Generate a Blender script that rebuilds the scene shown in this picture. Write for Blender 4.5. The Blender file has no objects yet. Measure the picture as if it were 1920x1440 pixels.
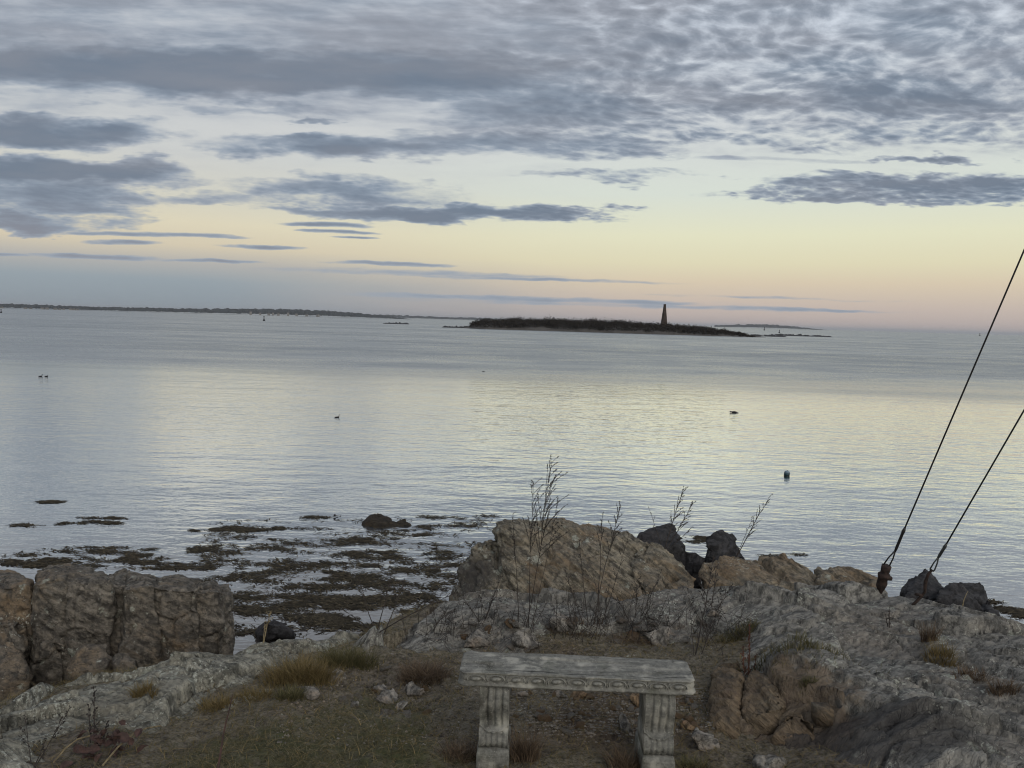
import bpy, bmesh, math, random
import numpy as np
from mathutils import Vector, Matrix

scene = bpy.context.scene
R = math.radians
random.seed(7)
np.random.seed(7)

# ------------------------------------------------------------------ camera
FPX, CU, CV = 1400.0, 960.0, 720.0          # focal length and centre in pixels of the 1920 px wide photo
PITCH, ROLL, CAMZ = R(4.85), R(1.6), 4.0    # eye 4 m above the water, looking along +Y
cam_data = bpy.data.cameras.new('camera')
cam_data.sensor_width = 36.0
cam_data.lens = 36.0 * FPX / 1920.0
cam_data.clip_start = 0.05
cam_data.clip_end = 80000.0
cam = bpy.data.objects.new('camera', cam_data)
scene.collection.objects.link(cam)
cam.matrix_world = Matrix.Translation((0, 0, CAMZ)) @ Matrix.Rotation(math.pi/2 - PITCH, 4, 'X') @ Matrix.Rotation(ROLL, 4, 'Z')
scene.camera = cam

def ray(u, v):
    """direction through a photo pixel, scaled so that y = 1"""
    xc, yc = (u-CU)/FPX, -(v-CV)/FPX
    c, s = math.cos(ROLL), math.sin(ROLL)
    x, y = xc*c - yc*s, xc*s + yc*c
    cp, sp = math.cos(PITCH), math.sin(PITCH)
    d = Vector((x, cp + y*sp, -sp + y*cp))
    return d / d.y
def at(u, v, y):            # the point seen at a photo pixel, y metres out
    return Vector((0, 0, CAMZ)) + ray(u, v)*y
def on(u, v, z=0.0):        # the point seen at a photo pixel on the level z
    d = ray(u, v)
    return Vector((0, 0, CAMZ)) + d*((z-CAMZ)/d.z)
def ae(u, v):               # azimuth and elevation in degrees of a photo pixel
    d = ray(u, v)
    return math.degrees(math.atan2(d.x, d.y)), math.degrees(math.atan2(d.z, math.hypot(d.x, d.y)))

# ------------------------------------------------------------------ view
scene.view_settings.view_transform = 'Standard'
scene.view_settings.look = 'None'
scene.view_settings.exposure = 0.0
scene.view_settings.gamma = 1.0
scene.view_settings.use_curve_mapping = False
scene.render.engine = 'CYCLES'
scene.cycles.use_denoising = True
scene.cycles.filter_width = 1.05
scene.cycles.max_bounces = 6
scene.cycles.diffuse_bounces = 3
scene.cycles.glossy_bounces = 3
scene.cycles.volume_bounces = 0
scene.cycles.caustics_reflective = False
scene.cycles.caustics_refractive = False

def lin(r, g, b):           # 0-255 sRGB to linear
    f = lambda c: c/12.92 if c <= 0.04045 else ((c+0.055)/1.055)**2.4
    return (f(r/255), f(g/255), f(b/255), 1.0)

# ------------------------------------------------------------------ node shorthand
class S:
    """a node socket that understands + - * / and a few functions"""
    def __init__(s, t, sock): s.t, s.s = t, sock
    def _m(s, op, *o, clamp=False):
        n = s.t.nodes.new('ShaderNodeMath'); n.operation = op; n.use_clamp = clamp
        for i, q in enumerate((s,)+o): put(s.t, n.inputs[i], q)
        return S(s.t, n.outputs[0])
    def __add__(s, o): return s._m('ADD', o)
    def __radd__(s, o): return s._m('ADD', o)
    def __sub__(s, o): return s._m('SUBTRACT', o)
    def __rsub__(s, o): return (s*-1.0)+o
    def __mul__(s, o): return s._m('MULTIPLY', o)
    def __rmul__(s, o): return s._m('MULTIPLY', o)
    def __truediv__(s, o): return s._m('DIVIDE', o)
    def max(s, o): return s._m('MAXIMUM', o)
    def min(s, o): return s._m('MINIMUM', o)
    def pw(s, o): return s._m('POWER', o)
    def abs(s): return s._m('ABSOLUTE')
    def sat(s): return s._m('ADD', 0.0, clamp=True)
    def ss(s, lo, hi, a=0.0, b=1.0):
        n = s.t.nodes.new('ShaderNodeMapRange'); n.interpolation_type = 'SMOOTHSTEP'
        put(s.t, n.inputs['Value'], s)
        for k, q in zip(('From Min', 'From Max', 'To Min', 'To Max'), (lo, hi, a, b)): put(s.t, n.inputs[k], q)
        return S(s.t, n.outputs[0])
def put(t, inp, q):
    if isinstance(q, S): t.links.new(q.s, inp)
    elif isinstance(q, bpy.types.NodeSocket): t.links.new(q, inp)
    else:
        try: inp.default_value = q
        except TypeError: inp.default_value = q[:3]
def comb(t, x, y, z):
    n = t.nodes.new('ShaderNodeCombineXYZ')
    for i, q in enumerate((x, y, z)): put(t, n.inputs[i], q)
    return S(t, n.outputs[0])
def mixc(t, f, a, b, mode='MIX'):
    n = t.nodes.new('ShaderNodeMix'); n.data_type = 'RGBA'; n.blend_type = mode
    n.clamp_factor = True
    put(t, n.inputs[0], f); put(t, n.inputs[6], a); put(t, n.inputs[7], b)
    return S(t, n.outputs[2])
def noise(t, vec, scale, detail=3.0, rough=0.5, dist=0.0, out=0, lac=2.0):
    n = t.nodes.new('ShaderNodeTexNoise')
    if vec is not None: put(t, n.inputs['Vector'], vec)
    n.inputs['Scale'].default_value = scale; n.inputs['Detail'].default_value = detail
    n.inputs['Roughness'].default_value = rough; n.inputs['Distortion'].default_value = dist
    n.inputs['Lacunarity'].default_value = lac
    return S(t, n.outputs[out])
def voro(t, vec, scale, feature='F1', out='Distance', rand=1.0):
    n = t.nodes.new('ShaderNodeTexVoronoi'); n.feature = feature
    put(t, n.inputs['Vector'], vec); n.inputs['Scale'].default_value = scale; n.inputs['Randomness'].default_value = rand
    return S(t, n.outputs[out])
def mapping(t, vec, scale=(1, 1, 1), rot=(0, 0, 0), loc=(0, 0, 0)):
    n = t.nodes.new('ShaderNodeMapping'); put(t, n.inputs[0], vec)
    n.inputs['Scale'].default_value = scale; n.inputs['Rotation'].default_value = rot; n.inputs['Location'].default_value = loc
    return S(t, n.outputs[0])
def ramp(t, f, stops, interp='LINEAR'):
    n = t.nodes.new('ShaderNodeValToRGB'); n.color_ramp.interpolation = interp
    el = n.color_ramp.elements
    while len(el) < len(stops): el.new(0.5)
    for e, (p, c) in zip(el, stops): e.position = p; e.color = c
    put(t, n.inputs[0], f)
    return S(t, n.outputs[0])

# ------------------------------------------------------------------ sky: dusk, high broken cloud
SUN_AZ, SUN_EL = R(152.0), R(30.0)          # bright clouded western sky behind the viewer, a little to the right
def build_world():
    w = bpy.data.worlds.new('World'); scene.world = w; w.use_nodes = True
    t = w.node_tree; t.nodes.clear()
    tc = t.nodes.new('ShaderNodeTexCoord')
    sp = t.nodes.new('ShaderNodeSeparateXYZ'); t.links.new(tc.outputs['Generated'], sp.inputs[0])
    dx, dy, dz = (S(t, sp.outputs[i]) for i in range(3))
    el = dz._m('ARCSINE')*57.2958
    def vma(a, m, c):                                     # a*m + c on vectors
        n = t.nodes.new('ShaderNodeVectorMath'); n.operation = 'MULTIPLY_ADD'
        for i, q in enumerate((a, m, c)): put(t, n.inputs[i], q)
        return S(t, n.outputs[0])
    def dot(a, b):
        n = t.nodes.new('ShaderNodeVectorMath'); n.operation = 'DOT_PRODUCT'
        put(t, n.inputs[0], a); put(t, n.inputs[1], b)
        return S(t, n.outputs['Value'])
    # cloud bands run along X: A and E are slopes across and up, E = height over distance
    ady = dy.abs().max(0.30)
    A, E = dx/ady, dz.max(-0.02)/ady
    front = dy.ss(0.10, 0.45)
    pos = dz.max(0.0)+0.10
    pl = comb(t, dx/pos, dy/pos, 0.0)                     # the cloud layer seen from below
    ae2 = comb(t, A, E, 0.0)
    nb = noise(t, mapping(t, ae2, (3.2, 19.0, 1)), 1.0, 4, 0.55)
    nb2 = noise(t, mapping(t, ae2, (9.5, 60.0, 1), loc=(3, 1, 0)), 1.0, 4, 0.6)
    nwc = noise(t, mapping(t, ae2, (9.0, 32.0, 1), loc=(0, 7, 0)), 1.0, 4, 0.6, out=1)
    big = vma(nwc, (0.26, 0.06, 0.0), ae2)                # warped coordinates, centred at +half the warp
    ltl = vma(nwc, (0.11, 0.011, 0.0), ae2)
    # altocumulus cells
    cw = noise(t, pl, 2.2, 2, 0.55, out=1)
    cv = vma(cw, (0.22, 0.22, 0.0), mapping(t, pl, (1.0, 1.0, 1.0), (0, 0, R(-24))))
    c1 = noise(t, mapping(t, cv, (1.0, 1.35, 1.0)), 15.0, 4, 0.58)
    c2 = noise(t, mapping(t, cv, (1.0, 1.4, 1.0), loc=(5.2, 1.3, 0)), 4.6, 2, 0.5)
    v1 = voro(t, mapping(t, cv, (1.0, 1.35, 1.0)), 15.0, 'F1')
    cells = c1*0.75 + c2*0.6 + (0.5-v1)*0.36 - 0.685
    # where the cloud lies thick (photo px centre, half width, half height, strength)
    blobs = [
        (330, 128, 720, 66, 1.20), (760, 135, 520, 70, 1.05), (100, 120, 420, 50, 1.1), (1050, 205, 330, 75, 0.85),
        (70, 244, 290, 40, 1.10), (640, 276, 330, 30, 0.95), (560, 262, 130, 16, 0.95), (960, 268, 400, 28, 0.80),
        (90, 325, 330, 36, 1.15), (80, 374, 250, 44, 0.95), (40, 415, 240, 22, 0.90), (400, 372, 190, 15, 0.50),
        (640, 358, 270, 28, 0.85), (860, 395, 370, 22, 1.10), (1030, 397, 190, 18, 1.00), (590, 222, 75, 9, 0.70),
        (1760, 350, 420, 30, 1.05), (1600, 370, 330, 13, 0.85), (1750, 298, 150, 9, 0.95), (1720, 178, 400, 46, 0.95),
        (1420, 192, 330, 34, 0.80), (1200, 90, 420, 70, 0.75), (1650, 70, 420, 50, 0.62), (1700, 240, 420, 34, 0.60),
        (1380, 262, 320, 24, 0.55), (1120, 332, 190, 12, 0.50), (1270, 324, 90, 9, 0.45), (470, 200, 330, 14, 0.55),
    ]
    wisps = [
        (600, 420, 105, 6, 1.0), (640, 435, 85, 4.5, 1.0), (665, 446, 60, 3, 0.9), (490, 463, 90, 5, 0.95), (290, 440, 190, 6, 1.0),
        (225, 455, 75, 6, 0.9), (190, 482, 150, 6, 1.0), (400, 489, 110, 4, 0.95), (740, 496, 150, 5, 0.9), (20, 479, 60, 4, 0.8),
        (1000, 524, 330, 4, 0.62), (1000, 561, 430, 7, 0.75), (1490, 580, 280, 4, 0.6), (1450, 558, 280, 3.5, 0.5),
        (760, 512, 330, 8, 0.5), (1150, 572, 480, 5, 0.55), (1480, 300, 200, 5, 0.5),
    ]
    def stack(items, co, off):
        acc = None
        for (u, v, ru, rv, amp) in items:
            d = ray(u, v); ia, ie = FPX/ru, FPX/rv
            q = vma(co, (ia, ie, 0.0), (-(d.x+off[0])*ia, -(d.z+off[1])*ie, 0.0))
            g = dot(q, q)._m('MULTIPLY_ADD', -amp, amp)
            acc = g.max(0.0) if acc is None else acc.max(g)
        return acc*front
    dens = stack(blobs, big, (0.13, 0.030))
    thin = stack(wisps, ltl, (0.055, 0.0055))
    # a broken sheet overhead, in front and beyond the photo alike
    sheet = (E + (nb-0.5)*0.12).ss(0.20, 0.31)*0.56
    side_sheet = el.ss(9.0, 17.0)*0.56
    sheet = sheet*front + side_sheet*(1.0-front)
    dens = dens.max(sheet)
    right = (A + (nb-0.5)*0.4).ss(-0.10, 0.22).max(el.ss(26.0, 34.0)).max(1.0-front)   # breaks into cells to the right
    tex = cells*1.6*right + ((nb-0.5)*1.0 + (nb2-0.5)*0.85 + cells*0.35)*(1.0-right*0.65)
    body = dens*1.25 + tex*dens.ss(0.02, 0.45) - 0.16
    fine = thin*1.25 + (nb2-0.5)*2.0*thin.ss(0.0, 0.3) - 0.10
    body = body.max(fine*0.75)
    # clear sky behind: pale yellow glow low down, rosy at the right horizon, grey-blue at the left
    g = (el/45.0).sat()
    k = lambda e: e/45.0
    warm = ramp(t, g, [(0.0, lin(190, 175, 172)), (k(1.6), lin(206, 190, 178)), (k(3.2), lin(222, 206, 180)), (k(4.6), lin(229, 222, 188)),
                       (k(6.6), lin(232, 231, 200)), (k(9.5), lin(220, 227, 216)), (k(14), lin(214, 218, 219)), (k(20), lin(214, 222, 232)), (1.0, lin(205, 214, 230))])
    cool = ramp(t, g, [(0.0, lin(142, 153, 162)), (k(2.2), lin(152, 164, 172)), (k(3.4), lin(182, 180, 176)), (k(4.6), lin(217, 205, 180)),
                       (k(6.2), lin(226, 217, 190)), (k(8.0), lin(214, 212, 198)), (k(11.0), lin(208, 210, 208)), (k(16), lin(208, 211, 214)), (1.0, lin(200, 208, 222))])
    side = (A + (nb-0.5)*0.30).ss(-0.42, 0.22)
    clear = mixc(t, side, cool, warm)
    veil = ((nb2-0.5)*1.4 + (nb-0.5)*1.6).ss(-0.1, 1.0)*el.ss(7.5, 13.0)*0.7
    clear = mixc(t, veil, clear, lin(172, 177, 188))
    # cloud: pale rims, slate undersides, a little mauve
    mauve = (nb*1.1 + el*0.016 - 0.1).ss(0.45, 0.95)
    dark = mixc(t, mauve, lin(112, 126, 143), lin(134, 140, 151))
    mid = mixc(t, mauve, lin(154, 166, 181), lin(164, 170, 181))
    dark = mixc(t, el.ss(3.0, 9.0), lin(140, 142, 152), dark)
    cl = mixc(t, body.ss(0.30, 1.15), mid, dark)
    col = mixc(t, body.ss(-0.12, 0.66), clear, cl)
    # the sky texture adds a little plain daylight
    sky = t.nodes.new('ShaderNodeTexSky'); sky.sky_type = 'NISHITA'; sky.sun_disc = False
    sky.sun_elevation = SUN_EL; sky.sun_rotation = SUN_AZ; sky.air_density = 1.0; sky.dust_density = 2.0
    sk = mixc(t, 1.0, S(t, sky.outputs[0]), (0.05, 0.05, 0.05, 1), 'MULTIPLY')
    col = mixc(t, 0.04, col, sk)
    bg = t.nodes.new('ShaderNodeBackground'); put(t, bg.inputs[0], col); bg.inputs[1].default_value = 1.0
    out = t.nodes.new('ShaderNodeOutputWorld'); t.links.new(bg.outputs[0], out.inputs[0])
    w.cycles.sampling_method = 'MANUAL'; w.cycles.sample_map_resolution = 512
build_world()

sun_data = bpy.data.lights.new('sun', 'SUN'); sun_data.energy = 1.4; sun_data.angle = R(45.0); sun_data.color = (1.0, 0.93, 0.84)
sun = bpy.data.objects.new('sun', sun_data); scene.collection.objects.link(sun)
_sd = Vector((math.sin(SUN_AZ)*math.cos(SUN_EL), math.cos(SUN_AZ)*math.cos(SUN_EL), math.sin(SUN_EL)))
sun.rotation_euler = _sd.to_track_quat('Z', 'Y').to_euler()
# ------------------------------------------------------------------ helpers for objects
COL = scene.collection
def link(o): COL.objects.link(o); return o
def tag(o, label=None, cat=None, group=None, kind=None):
    if label: o['label'] = label
    if cat: o['category'] = cat
    if group: o['group'] = group
    if kind: o['kind'] = kind
    return o
def mesh_np(name, verts, faces, mat=None, parent=None, smooth=False):
    me = bpy.data.meshes.new(name)
    verts = np.asarray(verts, dtype=np.float32)
    me.vertices.add(len(verts)); me.vertices.foreach_set('co', verts.ravel())
    faces = np.asarray(faces, dtype=np.int32)
    k = faces.shape[1]; n = len(faces)
    me.loops.add(n*k); me.loops.foreach_set('vertex_index', faces.ravel())
    me.polygons.add(n); me.polygons.foreach_set('loop_start', np.arange(0, n*k, k, dtype=np.int32))
    me.polygons.foreach_set('use_smooth', np.full(n, smooth))
    me.update(calc_edges=True); me.validate()
    if mat: me.materials.append(mat)
    o = link(bpy.data.objects.new(name, me))
    if parent: o.parent = parent
    return o
def empty(name, loc=(0, 0, 0), rz=0.0):
    o = link(bpy.data.objects.new(name, None)); o.location = loc; o.rotation_euler = (0, 0, rz); o.empty_display_size = 0.2
    return o
def material(name):
    m = bpy.data.materials.new(name); m.use_nodes = True
    t = m.node_tree; t.nodes.clear()
    b = t.nodes.new('ShaderNodeBsdfPrincipled'); o = t.nodes.new('ShaderNodeOutputMaterial')
    t.links.new(b.outputs[0], o.inputs[0])
    return m, t, b
def bump(t, b, h, strength=0.5, dist=0.02):
    n = t.nodes.new('ShaderNodeBump'); n.inputs['Strength'].default_value = strength; n.inputs['Distance'].default_value = dist
    put(t, n.inputs['Height'], h); t.links.new(n.outputs[0], b.inputs['Normal'])
    return n
def objco(t): return S(t, t.nodes.new('ShaderNodeTexCoord').outputs['Object'])
def geopos(t): return S(t, t.nodes.new('ShaderNodeNewGeometry').outputs['Position'])

# ------------------------------------------------------------------ sea
def mat_sea():
    m, t, b = material('sea_water')
    p = geopos(t)
    sp = t.nodes.new('ShaderNodeSeparateXYZ'); put(t, sp.inputs[0], p)
    X, Y = S(t, sp.outputs[0]), S(t, sp.outputs[1])
    # a breeze roughens the water from about 45 m out; nearer in it lies almost calm
    wob = noise(t, mapping(t, p, (0.010, 0.06, 1)), 1.0, 5, 0.6)
    far = (Y + (wob-0.5)*62.0).ss(36.0, 72.0)
    patch = noise(t, mapping(t, p, (0.004, 0.016, 1), rot=(0, 0, R(8))), 1.0, 4, 0.6)       # wind patches
    grain = noise(t, mapping(t, p, (0.07, 0.11, 1)), 1.0, 5, 0.75)                          # crests running together in the distance
    slick = noise(t, mapping(t, p, (0.006, 0.03, 1)), 1.0, 3, 0.5)
    swell = noise(t, mapping(t, p, (0.20, 0.46, 1)), 1.0, 2, 0.5)
    rip = noise(t, mapping(t, p, (1.05, 2.3, 1)), 1.0, 3, 0.55)
    fine = noise(t, mapping(t, p, (3.0, 8.0, 1), rot=(0, 0, R(3))), 1.0, 3, 0.6)
    calm = swell*0.046 + rip*0.036*slick.ss(0.3, 0.7, 0.45, 1.3) + fine*0.005
    chop = noise(t, mapping(t, p, (0.8, 1.3, 1)), 1.0, 4, 0.7)*0.26
    bp = bump(t, b, calm*(1.0-far*0.5) + chop*far*(patch.ss(0.3, 0.7)*0.5+0.6), 1.0, 1.0)
    rgh = far*(0.20+grain.ss(0.3, 0.7)*0.20) + 0.016
    mir = 1.0-far*(0.24+grain.ss(0.32, 0.68)*0.20+patch.ss(0.35, 0.65)*0.10)
    # murky green-grey body under a mirror that strengthens towards grazing
    t.nodes.remove(b)
    out = [n for n in t.nodes if n.type == 'OUTPUT_MATERIAL'][0]
    df = t.nodes.new('ShaderNodeBsdfDiffuse'); put(t, df.inputs[0], mixc(t, (Y+(wob-0.5)*6.0).ss(10.0, 16.0), lin(98, 92, 88), lin(66, 82, 96)))     # weedy bottom showing through the shallows
    gl = t.nodes.new('ShaderNodeBsdfGlossy'); gl.inputs[0].default_value = (0.99, 0.985, 0.94, 1)
    put(t, gl.inputs['Roughness'], rgh)
    lw = t.nodes.new('ShaderNodeLayerWeight')
    for n in (df, gl, lw): t.links.new(bp.outputs[0], n.inputs['Normal'])
    f = S(t, lw.outputs['Facing'])
    mx = t.nodes.new('ShaderNodeMixShader')
    put(t, mx.inputs[0], ((f.ss(0.50, 0.86)*0.78+0.19).sat()*mir)); t.links.new(df.outputs[0], mx.inputs[1]); t.links.new(gl.outputs[0], mx.inputs[2])
    t.links.new(mx.outputs[0], out.inputs[0])
    return m
def build_sea():
    ys = np.concatenate([np.linspace(-60, 0, 4), np.array([4, 6, 8, 10, 13, 17, 22, 30, 40, 60, 90, 140, 220, 350, 600, 1000, 2000, 4000, 8000, 16000, 30000])])
    xs = np.concatenate([-np.array([30000, 16000, 6000, 2000, 800, 300, 120, 60, 30, 14.]), np.array([-6, 0, 6.]), np.array([14, 30, 60, 120, 300, 800, 2000, 6000, 16000, 30000.])])
    gx, gy = np.meshgrid(xs, ys)
    v = np.stack([gx.ravel(), gy.ravel(), np.zeros(gx.size)], 1)
    nx, ny = len(xs), len(ys)
    i = (np.arange(ny-1)[:, None]*nx + np.arange(nx-1)[None]).ravel()
    o = mesh_np('sea', v, np.stack([i, i+1, i+1+nx, i+nx], 1), mat_sea())
    return tag(o, 'calm grey sea reflecting the pale evening sky', 'sea', kind='structure')
build_sea()
# ------------------------------------------------------------------ numpy noise
def _h(ix, iy, iz, seed):
    with np.errstate(over='ignore'):
        h = (ix.astype(np.uint32)*np.uint32(374761393) + iy.astype(np.uint32)*np.uint32(668265263) + iz.astype(np.uint32)*np.uint32(2147483647) + np.uint32(seed*974711 + 12345))
        h = (h ^ (h >> np.uint32(13)))*np.uint32(1274126177)
        h = (h ^ (h >> np.uint32(16)))*np.uint32(2246822519)
        return h ^ (h >> np.uint32(15))
def _f(h): return (h & np.uint32(0xFFFFFF)).astype(np.float32)/np.float32(0xFFFFFF)
def vnoise(p, seed=0):
    """smooth noise in -1..1"""
    i = np.floor(p).astype(np.int64); f = (p-i).astype(np.float32)
    w = f*f*f*(f*(f*6-15)+10)
    r = np.zeros(len(p), np.float32)
    for dx in (0, 1):
        for dy in (0, 1):
            for dz in (0, 1):
                h = _h(i[:, 0]+dx, i[:, 1]+dy, i[:, 2]+dz, seed)
                g = np.stack([_f(h), _f(h >> np.uint32(4)), _f(h >> np.uint32(8))], 1)*2-1
                d = f-np.array([dx, dy, dz], np.float32)
                ww = (w[:, 0] if dx else 1-w[:, 0])*(w[:, 1] if dy else 1-w[:, 1])*(w[:, 2] if dz else 1-w[:, 2])
                r += ww*(g*d).sum(1)
    return r*1.4
def fbm(p, octs=4, gain=0.5, seed=0, ridged=False):
    r = np.zeros(len(p), np.float32); a = 1.0; q = p.copy()
    for o in range(octs):
        n = vnoise(q, seed+o*17)
        r += a*((0.5-np.abs(n))*1.4 if ridged else n)
        a *= gain; q = q*2.03+11.7
    return r
def worley(p, seed=0, flat=False):
    """distance to the nearest and second cell, three random numbers of the cell, offset from its seed"""
    i = np.floor(p).astype(np.int64)
    n = len(p); F1 = np.full(n, 9.0, np.float32); F2 = F1.copy(); rnd = np.zeros((n, 3), np.float32); off = np.zeros((n, 3), np.float32)
    for dx in (-1, 0, 1):
        for dy in (-1, 0, 1):
            for dz in ((0,) if flat else (-1, 0, 1)):
                c = i+np.array([dx, dy, dz])
                h = _h(c[:, 0], c[:, 1], c[:, 2], seed)
                j = np.stack([_f(h), _f(h >> np.uint32(5)), _f(h >> np.uint32(8))], 1)
                d = (p-(c+j)).astype(np.float32)
                if flat: d[:, 2] = 0
                dd = np.sqrt((d*d).sum(1))
                m = dd < F1
                F2 = np.where(m, F1, np.minimum(F2, dd))
                h2 = _h(c[:, 0], c[:, 1], c[:, 2], seed+77)
                rr = np.stack([_f(h2), _f(h2 >> np.uint32(5)), _f(h2 >> np.uint32(8))], 1)
                rnd[m] = rr[m]; off[m] = d[m]; F1 = np.where(m, dd, F1)
    return F1, F2, rnd*2-1, off
def sstep(x, a, b):
    k = np.clip((x-a)/(b-a), 0, 1); return k*k*(3-2*k)

# ------------------------------------------------------------------ lie of the land
ctl = []
for (u, v, z) in [(0, 1440, 1.95), (300, 1420, 1.98), (600, 1430, 2.0), (920, 1437, 2.0), (1240, 1440, 2.0), (1400, 1420, 2.02), (1600, 1430, 2.10), (1900, 1430, 2.18),
                  (0, 1316, 1.68), (170, 1268, 1.72), (340, 1246, 1.76), (500, 1220, 1.80), (640, 1196, 1.84), (750, 1156, 1.85),
                  (250, 1330, 1.86), (450, 1330, 1.92), (600, 1290, 1.92), (760, 1250, 1.92), (1080, 1300, 1.98), (1080, 1235, 1.94), (900, 1200, 1.90), (1100, 1180, 1.92), (1250, 1200, 1.95),
                  (860, 1122, 1.86), (1000, 1120, 1.89), (1250, 1117, 1.92), (1450, 1112, 1.96), (1650, 1108, 2.0), (1780, 1140, 1.96), (1880, 1172, 1.92), (1920, 1190, 1.90),
                  (1400, 1230, 2.06), (1600, 1250, 2.12), (1600, 1160, 2.06), (1800, 1300, 2.15), (1800, 1220, 2.04)]:
    ctl.append(tuple(on(u, v, z)))
for (u, v, z) in [(0, 1316, 1.68), (170, 1268, 1.72), (340, 1246, 1.76), (500, 1220, 1.80), (640, 1196, 1.84), (750, 1156, 1.85), (860, 1122, 1.86), (1000, 1120, 1.89), (1250, 1117, 1.92),
                  (1450, 1112, 1.96), (1650, 1108, 2.0), (1880, 1172, 1.92), (1920, 1190, 1.90)]:
    p = on(u, v, z)
    for dy, dz in ((0.35, -0.30), (1.0, -1.15), (2.2, -2.3), (4.5, -2.8)): ctl.append((p.x*(1+dy*0.1), p.y+dy, z+dz))
for x, y, z in [(-8, -4, 2.6), (0, -4, 2.8), (8, -4, 2.9), (-8, 0, 2.2), (-3, 0, 2.35), (0, 0, 2.42), (3, 0, 2.5), (8, 0, 2.6), (-3, 2, 2.08), (0, 2, 2.16), (3, 2, 2.32), (-6, 3, 1.7), (-6, 4.6, 1.2), (-6, 6.5, -0.6),
                (6, 3, 2.3), (6, 5, 1.6), (6, 7, -0.3), (-9, 10, -1.6), (9, 10, -1.6), (0, 11, -1.6), (-9, 3, 1.5), (9, 3, 2.2), (9, 5.5, 1.0)]: ctl.append((x, y, z))
ctl = np.array(ctl, float)
def tps_fit(c, lam=0.004):
    n = len(c); d = np.linalg.norm(c[:, None, :2]-c[None, :, :2], axis=2)
    K = np.where(d > 0, d*d*np.log(d+1e-9), 0)+lam*np.eye(n)
    P = np.concatenate([np.ones((n, 1)), c[:, :2]], 1)
    M = np.block([[K, P], [P.T, np.zeros((3, 3))]])
    return np.linalg.solve(M, np.concatenate([c[:, 2], np.zeros(3)]))
TW = tps_fit(ctl)
def base_z(x, y):
    r = TW[-3]+TW[-2]*x+TW[-1]*y
    for (cx, cy, _), w in zip(ctl, TW[:-3]):
        d2 = (x-cx)**2+(y-cy)**2
        r = r+w*0.5*d2*np.log(d2+1e-9)
    return r
def sdf_poly(x, y, poly):
    """signed distance, positive inside"""
    P = np.array(poly); d = np.full(x.shape, 1e9); inside = np.zeros(x.shape, bool)
    for (ax, ay), (bx, by) in zip(P, np.roll(P, -1, 0)):
        ex, ey = bx-ax, by-ay
        k = np.clip(((x-ax)*ex+(y-ay)*ey)/(ex*ex+ey*ey), 0, 1)
        d = np.minimum(d, (x-ax-k*ex)**2+(y-ay-k*ey)**2)
        c = ((ay > y) != (by > y)) & (x < ex*(y-ay)/(ey+1e-12)+ax)
        inside ^= c
    d = np.sqrt(d); return np.where(inside, d, -d)
def ground_poly(px, z): return [tuple(on(u, v, z)[:2]) for u, v in px]

xs = np.concatenate([np.linspace(-9, -4.3, 22)[:-1], np.arange(-4.3, 4.3, 0.0145), np.linspace(4.3, 9, 22)])
ys = np.concatenate([np.linspace(-4, 2.5, 24)[:-1], np.arange(2.5, 6.3, 0.0125), np.linspace(6.3, 11, 46)])
GX, GY = np.meshgrid(xs, ys); SHP = GX.shape
fx, fy = GX.ravel(), GY.ravel()
P2 = np.stack([fx, fy, np.zeros_like(fx)], 1)
BASE = base_z(fx, fy)
ledge_poly = ground_poly([(600, 1205), (640, 1180), (760, 1130), (850, 1090), (1150, 1095), (1650, 1090), (1900, 1150)], 1.92) + [(5.5, 4.4), (8.5, 4.0), (8.5, 2.2), (3.2, 2.2)] + \
    ground_poly([(1560, 1560), (1480, 1470), (1420, 1415), (1330, 1372), (1312, 1310), (1322, 1255), (1350, 1212), (1290, 1204), (1180, 1190), (1060, 1192), (960, 1198), (860, 1212), (760, 1228), (680, 1232)], 2.0)
ridge_poly = [(-8.5, 2.0), (-8.5, 5.2)] + ground_poly([(-150, 1330), (0, 1292), (170, 1244), (340, 1226), (640, 1176), (745, 1128), (730, 1178), (690, 1205), (600, 1232), (520, 1262), (470, 1290), (560, 1292), (430, 1345), (330, 1362), (255, 1375), (190, 1400), (110, 1440), (20, 1500), (-100, 1600)], 1.88)
wob = fbm(P2*1.7, 4, 0.55, 3)*0.16 + fbm(P2*7.0, 3, 0.5, 9)*0.035
SD_L = sdf_poly(fx, fy, ledge_poly)+wob
SD_R = sdf_poly(fx, fy, ridge_poly)+wob

def relief(P, seed, ang):
    """foliated, jointed bedrock: tilted slabs, open joints, small steps"""
    c, s = math.cos(ang), math.sin(ang)
    q = np.stack([P[:, 0]*c+P[:, 1]*s, -P[:, 0]*s+P[:, 1]*c, P[:, 2]], 1)
    w = np.stack([fbm(q*1.3, 3, 0.5, seed), fbm(q*1.3+7, 3, 0.5, seed+5), np.zeros(len(q))], 1)
    q = q+w*0.22
    out = fbm(q*np.array([0.9, 1.6, 1]), 3, 0.5, seed+1)*0.055
    for sc, st, tilt, step, cr, cw in ((1.15, 2.3, 0.20, 0.040, 0.055, 0.030), (3.2, 6.5, 0.15, 0.018, 0.036, 0.032), (9.0, 20.0, 0.12, 0.004, 0.007, 0.08)):
        F1, F2, rn, of = worley(q*np.array([sc, st, 1]), seed+int(sc*10), True)
        out += tilt*(of[:, 0]*rn[:, 0]/sc+of[:, 1]*rn[:, 1]/st)+step*rn[:, 2]
        out -= cr*np.exp(-((F2-F1)/cw)**2)*(0.35+0.65*sstep(rn[:, 0]*rn[:, 1]+0.3*rn[:, 2], -0.3, 0.3))
    out += fbm(q*np.array([9, 26, 1]), 4, 0.55, seed+3, True)*0.007
    out += fbm(q*np.array([34, 70, 1]), 2, 0.5, seed+4)*0.002
    return out
REL = relief(P2, 21, R(-28)).astype(float)
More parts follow.
